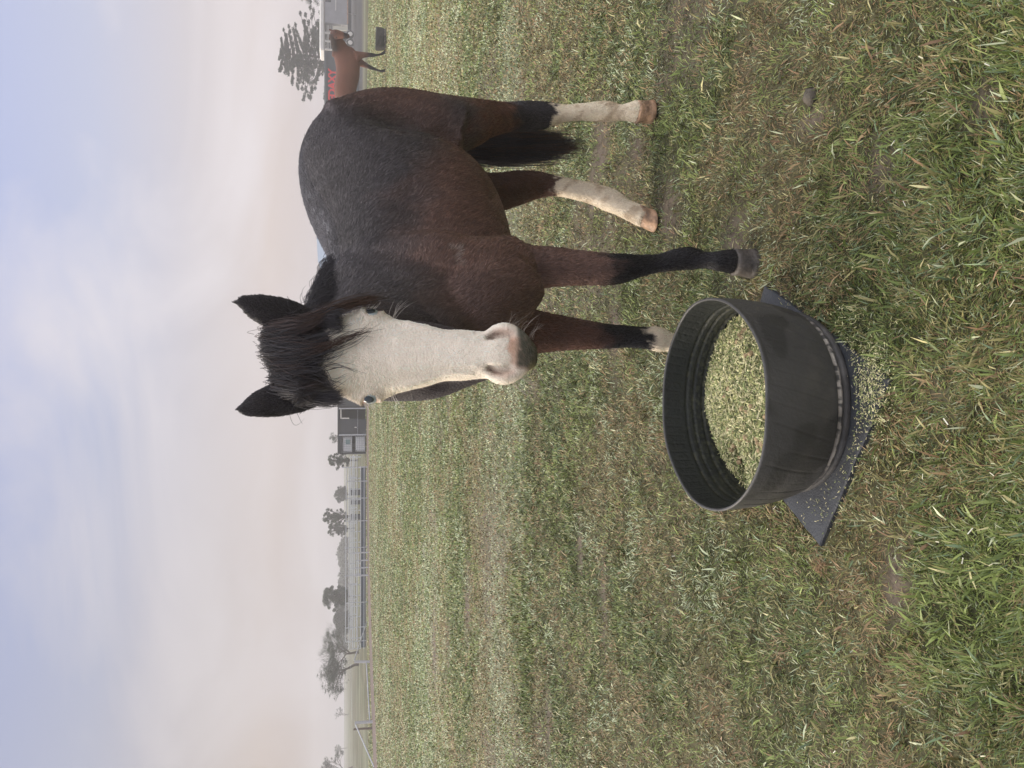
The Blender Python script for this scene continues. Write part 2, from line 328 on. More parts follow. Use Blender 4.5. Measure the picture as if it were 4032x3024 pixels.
    # nostril flares, brow ridges, eye sockets
    for sg in (1, -1):
        chain(mb, [[*Hh(.040 * sg, .80, -.038), .018, .02], [*Hh(.053 * sg, .845, -.034), .023, .024], [*Hh(.055 * sg, .885, -.032), .023, .025], [*Hh(.042 * sg, .93, -.036), .018, .024], [*Hh(.025 * sg, .965, -.045), .012, .02]], HR)
        chain(mb, [[*Hh(.075 * sg, .215, -.045), .02, .024], [*Hh(.094 * sg, .27, -.048), .023, .026], [*Hh(.102 * sg, .315, -.056), .022, .026], [*Hh(.095 * sg, .37, -.062), .018, .022], [*Hh(.082 * sg, .43, -.066), .012, .018], [*Hh(.072 * sg, .52, -.066), .008, .012]], HR)
    # ears: leaf shaped, thin
    ears = ((P(1230, 1292, 1.97), P(1170, 1268, 1.96), P(1090, 1237, 1.95), (P(1020, 1213, 1.94)), P(965, 1194, 1.935), P(922, 1193, 1.93)), (P(1230, 1535, 1.97), P(1170, 1553, 1.96), P(1090, 1574, 1.95), P(1020, 1593, 1.94), P(970, 1608, 1.935), P(932, 1611, 1.93)))
    for q, ch in enumerate(ears):
        wd = [.040, .046, .044, .035, .021, .002]; dp = [.034, .030, .024, .017, .011, .003]
        nr = nrm(HR + HN * (.25 if q == 0 else -.25))
        chain(mb, [[*c, w_, d_] for c, w_, d_ in zip(ch, wd, dp)], nr, n=20)
    # dock of the tail
    chain(mb, [[*Hs(1.42, 0, 1.33), .05, .05], [*Hs(1.50, 0, 1.29), .04, .04], [*Hs(1.56, -.02, 1.25), .035, .035], [*Hs(1.55, -.03, 1.10), .028, .028]], LF)
    def wf(V):
        x, d, n = head_local(V); hd = (d > -.3) & (n > -.22) & (np.abs(x) < .2) & (V[:, 1] < 2.06)
        return np.where(hd, .08, np.where(V[:, 2] < .6, .07, 1.0))
    V, Fq, E = fused(mb, .006, 40, wf)
    Nn = vnormals(V, Fq)
    # ---- sculpted details on the head
    x, d, n = head_local(V)
    face = (n > -.16) & (d > -.1) & (np.abs(x) < .16) & (V[:, 1] < 2.05)
    Xp = np.stack([x, d * HL], 1); disp = np.zeros(len(V))
    for sg in (1, -1):
        dd, par = polydist(Xp, [(.040 * sg, .806 * HL), (.046 * sg, .83 * HL), (.046 * sg, .86 * HL), (.041 * sg, .89 * HL), (.032 * sg, .915 * HL)])
        dep = np.interp(par, [0, .15, .5, .8, 1], [.013, .021, .020, .013, .004]); wdt = np.interp(par, [0, .3, 1], [.007, .010, .008])
        disp += np.where(face & (n > -.075), -dep * np.exp(-(dd / wdt) ** 2), 0)
        # eye opening
        ex, ed = .110 * sg, .325
        q = ((V - Hh(ex, ed, -.052)) ** 2).sum(1) ** .5
        disp += np.where(face, -.004 * np.exp(-(q / .014) ** 2) + .004 * np.exp(-((q - .028) / .006) ** 2), 0)
        q, pr = polydist(Xp, [(.090 * sg, .40 * HL), (.074 * sg, .50 * HL), (.062 * sg, .62 * HL)]); disp += np.where(face & (n > -.09), .0065 * np.exp(-(q / .009) ** 2) * np.sin(np.clip(pr, 0, 1) * 3.0), 0)
        q, pr = polydist(Xp, [(.034 * sg, .45 * HL), (.030 * sg, .6 * HL), (.028 * sg, .76 * HL)]); disp += np.where(face & (n > -.04), .0028 * np.exp(-(q / .009) ** 2), 0)
        q, pr = polydist(Xp, [(.078 * sg, .47 * HL), (.060 * sg, .58 * HL), (.050 * sg, .66 * HL), (.052 * sg, .74 * HL)]); disp += np.where(face & (n > -.08), .0028 * np.exp(-(q / .003) ** 2), 0)
        # hollow above the eye and under the facial crest
        q = ((V - Hh(.075 * sg, .16, -.03)) ** 2).sum(1) ** .5; disp += np.where(face, -.010 * np.exp(-(q / .028) ** 2), 0)
        q = ((V - Hh(.075 * sg, .62, -.06)) ** 2).sum(1) ** .5; disp += np.where(face, -.006 * np.exp(-(q / .035) ** 2), 0)
    # mouth line
    disp += np.where(face & (d > .86), -.008 * np.exp(-((n + .072 - .02 * (d - .9)) / .004) ** 2), 0)
    # soft muscle relief over the body
    sl = (V - HO) @ FB; ll = (V - HO) @ LF; z = V[:, 2]; body = ~face
    def bumpat(s_, l_, z_, r, a):
        q = np.sqrt((sl - s_) ** 2 + (ll - l_) ** 2 + (z - z_) ** 2); return a * np.exp(-(q / r) ** 2)
    rel = bumpat(.50, .25, 1.18, .10, -.022) + bumpat(.44, .26, .98, .09, -.012) + bumpat(.30, .26, 1.10, .09, .014) + bumpat(.25, .25, .95, .07, .012) + bumpat(1.06, .28, 1.18, .12, -.036) + bumpat(1.07, .27, .97, .10, -.034) + bumpat(.40, .24, .86, .06, -.016) + bumpat(1.10, .26, 1.40, .09, .014) + bumpat(.10, 0, .95, .06, -.02)
    for k_ in range(7):      # hints of ribs
        rel += .0018 * np.exp(-((sl - .58 - k_ * .055 - (1.1 - z) * .1) / .016) ** 2) * sstep(.85, 1.0, z) * sstep(1.38, 1.2, z) * (ll > 0)
    disp += np.where(body, rel, 0)
    V = V + Nn * disp[:, None]
    Nn = vnormals(V, Fq)
    return V, Fq, Nn, (legA, legB, legC, legD), ears

def coat_colour(V, Nn, legs):
    x, d, n = head_local(V); sl = (V - HO) @ FB; ll = (V - HO) @ LF; z = V[:, 2]
    nz1 = vnoise(sl * 3 + ll, z * 3 + ll * 2, 3.0, 3, 3); nz2 = vnoise(sl * 9 + ll * 5, z * 9, 6.0, 9, 2)
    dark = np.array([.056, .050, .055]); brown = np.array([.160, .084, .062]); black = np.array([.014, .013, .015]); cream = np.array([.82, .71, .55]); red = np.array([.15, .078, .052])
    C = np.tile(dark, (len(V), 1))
    def mixin(col, m): 
        nonlocal C; C = C * (1 - m[:, None]) + np.asarray(col) * m[:, None]
    wob = (nz1 - .5) * .22
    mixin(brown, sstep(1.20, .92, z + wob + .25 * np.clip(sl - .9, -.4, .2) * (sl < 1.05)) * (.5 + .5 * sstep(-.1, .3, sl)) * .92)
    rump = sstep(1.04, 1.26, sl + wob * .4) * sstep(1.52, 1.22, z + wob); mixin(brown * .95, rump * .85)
    mixin(dark * .8, np.exp(-(((sl - 1.22) / .12) ** 2 + ((z - .93) / .10) ** 2)) * .9)           # dark stifle
    mixin(brown * .8, sstep(.25, .0, sl) * sstep(1.12, .9, z) * .5)
    shoulder = np.exp(-(((sl - .28) / .10) ** 2 + ((z - .98) / .16) ** 2)) * (ll > .05); mixin(red, shoulder * .6)
    # frost on the spine and a pale healed scratch on the shoulder
    fz = sstep(.52, .72, vnoise(sl * 60, ll * 60 + z * 30, 1, 66, 2)) * np.exp(-((ll - .035) / .035) ** 2) * sstep(.42, .5, sl) * sstep(1.1, .85, sl) * (z > 1.3); mixin([.4, .4, .43], fz * .35)
    qd = V - np.array([0, 0, CAM_H]); dpt = qd[:, 1] * CP - qd[:, 2] * SP; pxx = 2016 - (qd[:, 1] * SP + qd[:, 2] * CP) / dpt * F_PX; pyy = 1512 - qd[:, 0] / dpt * F_PX
    sdist, _ = polydist(np.stack([pxx, pyy], 1), [(1765, 972), (1795, 985), (1815, 975), (1805, 1005), (1790, 1010), (1800, 1035), (1822, 1045)]); mixin([.38, .33, .30], np.exp(-(sdist / 6) ** 2) * (ll > .1) * (Nn[:, 1] < 0) * .7)
    # lower legs
    def near(lg, z0, z1, col, soft=.03, rad=.17):
        pts = np.array([r[:3] for r in lg]); dist = np.full(len(V), 9.)
        for i in range(len(pts) - 1):
            a, b = pts[i], pts[i + 1]; dv = b - a; t = np.clip(((V - a) @ dv) / (dv @ dv), 0, 1); dist = np.minimum(dist, np.linalg.norm(V - a - t[:, None] * dv, axis=1))
        m = (dist < rad) & (z < .95); zz = z + (nz2 - .5) * .07 + (vnoise(sl * 30, ll * 30 + z * 12, 1, 44, 2) - .5) * .11
        mixin(col, m * sstep(z1 + soft, z1 - soft, zz) * sstep(z0 - soft, z0 + soft, zz))
    A, B, Cc, D = legs
    near(A, -1, .86, brown * .95, .05); near(A, .40, .66, dark * .8, .05, .11)
    near(B, -1, .80, brown * .55, .06, .15)
    near(Cc, -1, .52, black, .06, .15); near(D, -1, .88, brown * .8, .06, .15); near(D, -1, .45, black, .07, .13)
    near(A, -1, .445, cream, .012, .13); near(B, -1, .41, cream * .95, .012, .15); near(D, -1, .255, cream, .012, .13)
    # mud on the socks
    sock = (C[:, 0] > .4); mud = sstep(.58, .8, vnoise(sl * 20, z * 20 + ll * 13, 1.6, 5, 2)) * sock; mixin([.40, .29, .18], mud * .65)
    # head
    hd = (d > -.2) & (np.abs(x) < .18) & (n > -.24) & (V[:, 1] < 2.05 + .0 * x)
    hdf = hd.astype(float)
    mixin(np.array([.03, .026, .028]), hdf * sstep(.6, .2, d))
    mixin(np.array([.055, .045, .045]), hdf * (n < -.06) * (d > .2))
    ax = np.abs(x); edge = np.interp(d, [.16, .22, .3, .36, .45, .6, .8, 1.0], [.02, .085, .115, .115, .088, .078, .08, .09]); lim = np.interp(d, [.16, .3, .38, .5, .7, .85, 1.], [-.03, -.085, -.09, -.06, -.062, -.085, -.11])
    topz = .175 + .02 * np.sin(x * 60) + .6 * np.maximum(0, ax - .06) + (nz2 - .5) * .015
    white = hdf * sstep(topz - .008, topz + .008, d) * sstep(lim - .006, lim + .006, n) * sstep(edge + .02, edge, ax)
    mixin([.90, .80, .69], white)
    mixin([.84, .72, .56], white * sstep(.02, -.10, x) * .6)  # warm light along one side of the face, mixed into the white
    # a little grey skin through the hair
    pass
    pink = np.array([.66, .42, .31])
    mixin(pink, hdf * sstep(.880, .905, d - .5 * np.maximum(0, ax - .018) + (nz2 - .5) * .035) * sstep(.05, .034, ax + (nz1 - .5) * .01) * (.7 + .3 * nz2) * (n > -.09))
    for sg in (1, -1):       # flesh coloured nostril rims
        dd, par = polydist(np.stack([x, d * HL], 1), [(.050 * sg, .83 * HL), (.055 * sg, .86 * HL), (.050 * sg, .905 * HL)])
        mixin([.60, .42, .34], hdf * np.exp(-(dd / .009) ** 2) * .7 * (n > -.08))
        dd, par = polydist(np.stack([x, d * HL], 1), [(.040 * sg, .806 * HL), (.047 * sg, .83 * HL), (.047 * sg, .86 * HL), (.042 * sg, .89 * HL)])
        mixin([.13, .07, .055], hdf * np.exp(-(dd / .006) ** 2) * (n > -.08) * (1 - .6 * par))  # nostril crescents: brown inner skin with the opening's shade painted in
        q = ((V - Hh(.107 * sg, .325, -.052)) ** 2).sum(1) ** .5
        mixin([.45, .27, .22], hdf * np.exp(-((q - .018) / .008) ** 2) * .8)
    grey = hdf * sstep(.915, .935, d + .12 * (x < 0) * -x * 3 + (nz2 - .5) * .02) * sstep(-.05, -.03, x + .0) * (n > -.13)
    mixin([.062, .068, .052], grey * (.8 + .2 * vnoise(x * 150, d * 120, 1, 6, 2))); mixin([.05, .055, .04], grey * np.exp(-(((x - .004) / .016) ** 2 + ((d - .972) / .018) ** 2)) * .7); mixin([.30, .27, .15], hdf * sstep(.955, .975, d + (nz2 - .5) * .03) * sstep(-.015, -.035, x) * .8)
    mixin(pink * .8, hdf * (d > .82) * (n < -.083))
    return np.clip(C, .004, 1)

def flow(V, Nn):
    x, d, n = head_local(V); sl = (V - HO) @ FB; z = V[:, 2]; ll = (V - HO) @ LF
    f = FB * .75 + np.zeros_like(V); f[:, 2] -= .75
    f += np.outer(np.sin(sl * 7 + z * 5) * .25, FB)
    low = sstep(.85, .7, z)[:, None]; f = f * (1 - low) + np.array([.0, 0, -1.]) * low
    hd = (d > -.2) & (np.abs(x) < .18) & (n > -.24) & (V[:, 1] < 2.05)
    cx, cd = -.005, .33        # whorl on the forehead, then down the nose
    rx, rd = (x - cx), (d - cd) * HL; rr = np.sqrt(rx ** 2 + rd ** 2) + 1e-6
    hf = np.outer(rx / rr, HR) * 1.1 + np.outer(rd / rr, HD); k = sstep(.05, .22, rr)[:, None]
    dn = HD + np.outer(x * 3, HR); dn = np.where((d < .28)[:, None], -HD * .2 + hf, dn)
    hf = hf * (1 - k) + dn * k
    f = np.where(hd[:, None], hf, f)
    f = f - Nn * (f * Nn).sum(1, keepdims=True); return f / (np.linalg.norm(f, axis=1, keepdims=True) + 1e-9), hd

def strands(P0, T, Nn_, length, lift, K=4, curl=0.0):
    t = np.linspace(0, 1, K)[None, :, None]; L = length[:, None, None]
    jit = rng.normal(0, .25, P0.shape); T = T + jit * .6
    p = P0[:, None] + L * (T[:, None] * t + Nn_[:, None] * lift * (t * (1.15 - .75 * t)))
    return p

def hair_lock(root, ctrl, n, spread0, spread1, K=10, wild=.006):
    """n strands from around root along the control points"""
    C = catmull(np.vstack([root, ctrl]), K); N = n
    o0 = rng.normal(0, 1, (N, 1, 3)); o1 = rng.normal(0, 1, (N, 1, 3)); t = np.linspace(0, 1, K)[None, :, None]
    ln = rng.uniform(.65, 1.0, (N, 1, 1)); tt = (np.linspace(0, 1, K)[None, :] * ln[:, :, 0]) * (K - 1)
    i = np.clip(tt.astype(int), 0, K - 2); f = (tt - i)[..., None]; B = C[i] * (1 - f) + C[i + 1] * f
    ph = rng.uniform(0, 6.28, (N, 1, 3)); fr = rng.uniform(3, 9, (N, 1, 1))
    return B + o0 * spread0 * (1 - t) + o1 * spread1 * t + np.sin(ph + fr * t) * wild * t

M_coat = mat('coat_skin', attr='Coat', rough=.75, spec=.2, noise=.08, nscale=60, bump=.5, bscale=250)
M_fur = mat('fur', attr='hc', rough=.42, spec=.5)
M_hoof = mat('hoof_horn', col=(.55, .34, .21), col2=(.22, .14, .09), rough=.55, nscale=28, bump=.5, bscale=60)
M_hoofd = mat('dark_hoof', col=(.10, .085, .075), col2=(.045, .04, .037), rough=.6, nscale=18, bump=.5, bscale=60)
M_eye = mat('eye', col=(.03, .04, .045), rough=.08, spec=.7)
M_iris = mat('iris', col=(.50, .58, .62), rough=.25)

def eye(c, look, side, updir, r, parent):
    """eyeball with a pale blue ring and a dark oval pupil"""
    mb = MB(); look = nrm(look); a = nrm(side - look * np.dot(side, look)); b = np.cross(look, a)
    def cap(rr, lo, hi, n=24, m=8, sq=1.0):
        V = []; Fc = []
        for i in range(m + 1):
            th = lo + (hi - lo) * i / m
            for q in range(n):
                ph = 2 * math.pi * q / n; V.append(c + rr * (look * math.cos(th) + math.sin(th) * (a * math.cos(ph) * sq + b * math.sin(ph))))
        for i in range(m):
            for q in range(n): Fc.append((i * n + q, i * n + (q + 1) % n, (i + 1) * n + (q + 1) % n, (i + 1) * n + q))
        return V, Fc
    V, Fc = cap(r, 0.0, math.pi * .98, m=16); mb.add(V, Fc); e = mb.build('eye', M_iris, parent, True)
    mb = MB(); V, Fc = cap(r * 1.02, 0.001, .43, sq=1.35); mb.add(V, Fc); mb.build('pupil', M_eye, e, True)
    return e

def hoof(top, topr, bot, botr, dirv, material, parent):
    mb = MB(); n = 32; dirv = nrm(dirv); sd = nrm(np.cross(dirv, [0, 0, 1])); prof = [(-.06, .90), (0, 1.0), (.05, 1.05), (.12, 1.03), (.3, 1.0), (.32, .985), (.55, 1.0), (.57, .985), (.8, 1.0), (1.0, 1.01), (1.04, .96)]
    V = []
    for t, k in prof:
        c = top * (1 - t) + bot * t; r = topr * (1 - t) + botr * t
        for q in range(n):
            an = 2 * math.pi * q / n; ca = math.cos(an); rr = r * k * (1 + .012 * math.sin(an * 7 + t * 9))
            V.append(c + dirv * (rr * (1.12 * ca if ca > 0 else .85 * ca)) + sd * rr * .98 * math.sin(an))
    Fc = [(i * n + q, i * n + (q + 1) % n, (i + 1) * n + (q + 1) % n, (i + 1) * n + q) for i in range(len(prof) - 1) for q in range(n)]
    Fc.append(tuple(range(n))); Fc.append(tuple((len(prof) - 1) * n + q for q in range(n)))
    mb.add(V, Fc); return mb.build('hoof', material, parent, True)

horse = empty('horse', Hs(.9, 0, 0)); tag(horse, 'big dark bay horse with broad white face and white socks behind the tyre tub', 'horse')
V, Fq, Nn, legs, ears = build_main_horse()
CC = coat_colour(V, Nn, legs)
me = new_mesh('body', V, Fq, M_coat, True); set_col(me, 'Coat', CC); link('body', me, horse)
fw = -FB
for lg, mt, (bx, by, bY), br in ((legs[0], M_hoof, (2560, 439, 3.165), 100), (legs[1], M_hoof, (2556, 868, 3.15), 96), (legs[2], M_hoofd, (2955, 1036, 2.31), 134), (legs[3], M_hoof, (2775, 1400, 2.63), 116)):
    k_ = -2 if mt is M_hoof and lg is not legs[3] else -1; top = np.array(lg[k_][:3]); bot = P(bx, by, bY); bot[2] = .012
    hoof(top, lg[k_][3] * 1.06, bot, W(br, bY), fw, mt, horse)
for sg in (1, -1):
    eye(Hh(.0975 * sg, .325, -.0525), HR * sg * .66 + HN * .75, HD, HN, .0262, horse)

# fur over the whole body
NF = 420000
x, d, n = head_local(V); near_head = np.where((d > -.3) & (n > -.3) & (np.abs(x) < .2) & (V[:, 1] < 2.1), 2.6, 1.0)
facing = np.clip(((np.array([0, 0, CAM_H]) - V) * Nn).sum(1) / np.linalg.norm(np.array([0, 0, CAM_H]) - V, axis=1) + .35, .12, 1.0)
tri, bc = surface_points(V, Fq, NF, near_head * facing)
FLW, HDm = flow(V, Nn)
bi = lambda A_: (A_[tri] * bc[..., None]).sum(1)
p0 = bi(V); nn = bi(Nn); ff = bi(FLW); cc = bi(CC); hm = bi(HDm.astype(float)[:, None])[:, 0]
xh, dh, nh = head_local(p0)
sk = (hm > .5) & (dh > .88) & (nh > -.12)
L = np.where(hm > .5, .009, .020); L = np.where((hm > .5) & (dh < .3), .014, L); L = np.where(sk, .0025, L); L = np.where(p0[:, 2] < .6, .016, L)
ear = (p0[:, 2] > 1.545) & (hm > .5); L = np.where(ear, .011, L); L = L * rng.uniform(.6, 1.2, NF)
eyed = np.minimum(*[np.linalg.norm(p0 - Hh(.107 * sg, .325, -.052), axis=1) for sg in (1, -1)]); L = np.where(eyed < .026, .003, L)
clump = vnoise(p0[:, 0] * 55 + p0[:, 1] * 31, p0[:, 2] * 30, 1.0, 4, 2)
ff = ff + (vnoise(p0[:, 0] * 23 + p0[:, 1] * 11, p0[:, 2] * 19, 1.0, 12)[:, None] - .5) * np.cross(nn, ff) * .9
br = rng.uniform(.65, 1.35, NF) * (.75 + .5 * clump)
white = cc[:, 0] > .4; br = np.where(white, .94 + .28 * (br - 1), br)
pts = strands(p0 - nn * .001, ff, nn, L, .16)
# damp coat: neighbouring hairs draw together into little wisps
cs = np.where(hm > .5, .005, .009)[:, None]; wv_ = p0 + (np.stack([vnoise(p0[:, 0] * 40, p0[:, 2] * 40 + k * 9, 1, 5 + k) for k in range(3)], 1) - .5) * .012
key = np.floor(wv_ / cs).astype(np.int64); key = (key[:, 0] * 73856093) ^ (key[:, 1] * 19349663) ^ (key[:, 2] * 83492791)
_, inv = np.unique(key, return_inverse=True); cnt = np.bincount(inv).astype(float); tipm = np.stack([np.bincount(inv, pts[:, -1, a]) / cnt for a in range(3)], 1)[inv]
pull = np.array([0, .08, .28, .55])[None, :, None]; pts = pts + (tipm - pts[:, -1])[:, None] * pull
cbr = rng.uniform(.82, 1.2, cnt.size)[inv]; tn_ = np.cross(nn, ff); st_ = vnoise((p0 * tn_).sum(1) * 190, (p0 * ff).sum(1) * 22, 1, 15, 2); cbr = cbr * (.55 + .9 * st_); br = br * np.where(white, .86 + .2 * cbr, cbr)
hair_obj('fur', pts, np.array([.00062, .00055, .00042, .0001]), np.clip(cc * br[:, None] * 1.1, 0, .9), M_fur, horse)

# forelock, mane, tail, whiskers, eyelashes
DK = np.array([.032, .028, .033]); RB = np.array([.12, .06, .038])
def locks(name, specs, radii, parent, K=12):
    S = []; Cs = []
    for root, ctrl, n, s0, s1, col, wild in specs:
        S.append(hair_lock(root, ctrl, n, s0, s1, K, wild)); Cs.append(np.array(col)[None] * rng.uniform(.6, 1.5, (n, 1)))
    return hair_obj(name, np.vstack(S), radii, np.vstack(Cs), M_fur, parent)
fr = []
q = lambda px, py, n_: (lambda b: b + HN * n_)(P(px, py, 1.93))
def onface(px, py, off=.012):
    """a point just off the face, under the given pixel of the photo"""
    dr = ray(px, py); o_ = np.array([0, 0, CAM_H]); t = np.dot(HP + HN * (.012 + off) - o_, HN) / np.dot(dr, HN); return o_ + dr * t
for k in range(26):      # thick black forelock between the ears, falling over the forehead
    y0 = 1290 + 255 * (k + .5) / 26 + rng.normal(0, 8); y1 = 1400 + (y0 - 1400) * rng.uniform(.9, 1.25) + rng.normal(0, 22); ln = 1268 + rng.uniform(-45, 30) - abs(y0 - 1410) * .15
    xt = np.interp(y0, [1280, 1300, 1330, 1400, 1440, 1462, 1485, 1520, 1560], [1075, 1045, 1032, 1040, 1065, 1082, 1068, 1090, 1135]) + 8
    fr.append((onface(xt + 60 + rng.uniform(-8, 12), y0 + 8, -.03), [onface(xt + rng.uniform(-3, 8), y0, .004), onface(xt + 85, (y0 + y1) / 2 + rng.normal(0, 12), .016), onface((ln + 1130) / 2, y1, .014), onface(ln, y1 - 12 + rng.normal(0, 20), .002)], 130, .012, .010, (DK if k % 3 else DK * .6 + RB * .25) * rng.uniform(.8, 1.6), .003))
for (a, b, c_, col, nn_) in (((1240, 1380), (1370, 1330), (1465, 1292), RB * .5, 26), ((1250, 1370), (1390, 1316), (1500, 1300), RB * .4, 18), ((1235, 1400), (1380, 1345), (1480, 1285), DK, 10), ((1235, 1335), (1330, 1300), (1400, 1270), DK, 22), ((1240, 1420), (1330, 1392), (1360, 1372), DK, 12), ((1250, 1460), (1300, 1500), (1370, 1520), DK, 16), ((1250, 1455), (1340, 1440), (1430, 1470), DK, 10), ((1240, 1480), (1300, 1510), (1380, 1475), DK, 8)):
    fr.append((onface(1130, a[1] + 10, .015), [onface(*a, .02), onface(*b, .012), onface(*c_, .008)], nn_, .013, .005, col, .006))
for k in range(7):       # long lock falling past the eye on the right
    fr.append((onface(1130, 1270 + k * 4, .0), [onface(1230, 1240 + k * 3, .0), onface(1350, 1196 + k * 2, -.02), onface(1470, 1178 + k, -.05), onface(1560 - k * 20, 1170 + k * 3, -.08)], 16, .012, .009, RB * (.28 + .07 * k), .007))
for k in range(9):       # side hair between ear and eye
    fr.append((onface(1180, 1265 + k * 3, -.02), [onface(1240, 1240 + k * 3, -.01), onface(1300, 1228 + k * 6, -.004), onface(1345, 1225 + k * 8, -.003)], 70, .008, .006, DK * 1.1, .005))
    fr.append((onface(1180, 1560 - k * 3, -.02), [onface(1240, 1585 - k * 3, -.015), onface(1300, 1590 - k * 5, -.012), onface(1350, 1590 - k * 6, -.012)], 50, .008, .005, DK * 1.3, .004))
for k in range(26):      # stray hairs
    y0 = rng.uniform(1180, 1600); x0 = 1050 + abs(y0 - 1390) * .55
    fr.append((onface(x0 + 20, y0, -.02), [onface(x0 - 20, y0 + rng.normal(0, 20), .0), onface(x0 - 10 + rng.normal(0, 18), y0 + rng.normal(0, 35), .01), onface(x0 + 60, y0 + rng.normal(0, 40), .02)], 2, .002, .006, DK, .01))
locks('forelock', fr, np.array([.00045] * 9 + [.0004, .0003, .0001]), horse)
mn = []
for k in range(60):
    t = k / 59; crest = catmull([(.385, 2.60, 1.405), (.315, 2.44, 1.44), (.24, 2.29, 1.45), (.17, 2.15, 1.46), (.10, 2.04, 1.485)], 60)[k]
    sd = nrm([-.6, -.4, 0]) * (-1 if k % 5 else 1); h = .018 + .012 * math.sin(k * 1.7)
    mn.append((crest + np.array([0, 0, -.02]), [crest + np.array([0, 0, h]), crest + sd * .05 + np.array([0, 0, h * .6 + rng.normal(0, .008)]), crest + sd * .085 + np.array([0, 0, -.05])], 70, .010, .012, DK, .010))
locks('mane', mn, np.array([.0005] * 9 + [.0005, .0004, .0001]), horse)
tl = []
tb = Hs(1.52, -.03, 1.28)
for k in range(34):
    an = rng.uniform(0, 6.28); rr = rng.uniform(0, .066); off = np.array([math.cos(an) * rr * 1.1, math.sin(an) * rr, 0])
    yb = 545 + 70 * (off[0] / -.08); e = P(rng.uniform(2230, 2350) - abs(off[0]) * 800, 572 - off[0] * 760, 3.42)
    m_ = P(2000, 578 - off[0] * 880, 3.44); u_ = P(1800, 580 - off[0] * 600, 3.42)
    tl.append((tb + off * .3, [tb + off * .4 + np.array([.0, .03, -.1]), u_, m_, e], 130, .008, .013, DK if rng.random() < .7 else RB * .7, .010))
locks('tail', tl, np.array([.0011] * 9 + [.0009, .0007, .0002]), horse, 12)
wk = []
for k in range(62):
    sg = 1 if k % 2 else -1; dd_ = rng.uniform(.86, 1.0); rt = Hh(.052 * sg * (1 - max(0, dd_ - .93) * 5), dd_, -.055); ln = rng.uniform(.03, .085)
    dr = HR * sg * rng.uniform(.5, 1.) + HD * rng.uniform(-.1, .9) + HN * rng.uniform(-.2, .5)
    wk.append((rt, [rt + dr * ln * .5 + np.array([0, 0, .004]), rt + dr * ln + np.array([0, 0, -.012])], 1, 0, .002, (.38, .32, .28), .004))
for sg in (1, -1):
    for k in range(16):
        rt = Hh(.108 * sg, .30 + .002 * k, -.046); dr = HR * sg + HD * (.1 + .05 * k) * .6 + HN * .2
        wk.append((rt, [rt + dr * .012, rt + dr * .03 + HD * .012], 2, .001, .003, (.6, .56, .5), .002))
    for k in range(7):
        rt = Hh(.095 * sg, .40 + .004 * k, -.055); dr = HR * sg + HD * .7 * rng.random()
        wk.append((rt, [rt + dr * .03, rt + dr * .06 + HD * .02], 1, .001, .003, (.5, .46, .42), .002))
locks('whiskers', wk, np.array([.00045, .0004, .00035, .0003, .0002, .0001]), horse, 6)
# ---------------------------------------------------------------- the field
g2 = lambda px, py: tuple(G(px, py)[:2])
TRACK = [g2(1486, 3200), g2(1479, 3024), g2(1462, 2620), g2(1451, 2250), g2(1448, 1800), g2(1448, 1300), g2(1446, 600)]
LUSH = [(g2(2075, 2560), 1.0, .22, 1.0), (g2(2030, 2350), .6, .3, .7), (g2(3900, 400), .3, .3, .7), (g2(3760, 560), .15, .15, .8), (g2(3800, 1800), .9, .3, .4), (g2(3700, 2500), .4, .2, .5), (g2(3250, 760), .14, .08, .6), (g2(3950, 2750), .3, .15, .6), (g2(1800, 1650), 3.0, .5, .4), (g2(2250, 2000), .5, .15, .5)]
BARE = [(g2(2360, 590), .30, .16), (g2(2330, 760), .2, .1), (g2(2500, 560), .15, .1), (g2(3480, 660), .10, .07), (g2(3190, 480), .05, .10), (g2(3880, 420), .08, .06), (g2(2280, 2150), .25, .06), (g2(2380, 2350), .3, .08), (g2(2160, 2850), .3, .1), (g2(1840, 2370), .5, .25), (g2(1710, 2560), .8, .35), (g2(2420, 1300), .3, .1), (g2(3530, 2280), .12, .06), (g2(2900, 1000), .18, .12), (g2(2630, 820), .2, .14)]
def field(x, y):
    """green 0-1, bare 0-1, frost 0-1 at world points"""
    r = np.hypot(x, y)
    g = vnoise(x, y, .55, 21, 3) * .6 + vnoise(x, y, 2.3, 31, 2) * .4
    g = sstep(.36, .62, g); b = sstep(.60, .76, vnoise(x, y, 1.4, 41, 3)) * .55
    fr_ = sstep(.45, .7, vnoise(x * .35, y, .5, 51, 3)) * sstep(2.5, 8, r)
    for (cx, cy), rx, ry, a in LUSH:
        q = np.exp(-(((x - cx) / rx) ** 2 + ((y - cy) / ry) ** 2) * 1.2) * a; g = np.maximum(g, q * 1.25); b = b * (1 - q)
    g = np.maximum(g, sstep(1.9, 1.2, y) * .5)
    for (cx, cy), rx, ry in BARE:
        q = np.exp(-(((x - cx) / rx) ** 2 + ((y - cy) / ry) ** 2) * 1.3) * (.4 + 1.2 * vnoise(x, y, 9, 61, 2)); b = np.maximum(b, q)
    td, _ = polydist(np.stack([x, y], 1), TRACK); b = np.maximum(b, sstep(2.0, 1.4, td + (vnoise(x, y, .8, 5, 2) - .5) * .8)); g = g * (1 - sstep(2.4, 1.4, td))
    yard = sstep(46, 54, y) * sstep(6, 12, x); b = np.maximum(b, yard); g = g * (1 - yard)
    return np.clip(g, 0, 1), np.clip(b, 0, 1), np.clip(fr_, 0, 1), yard, sstep(2.0, 1.4, td)
def gz(x, y):
    r = np.hypot(x, y)
    return ((vnoise(x, y, 3.0, 71, 2) - .5) * .02 + (vnoise(x, y, .7, 81, 2) - .5) * .03) * sstep(60, 20, r)
nr_, na_ = 420, 460
rr = np.concatenate([[0.02], np.exp(np.linspace(math.log(.25), math.log(420), nr_ - 1))]); aa = np.linspace(0, 2 * np.pi, na_, endpoint=False)
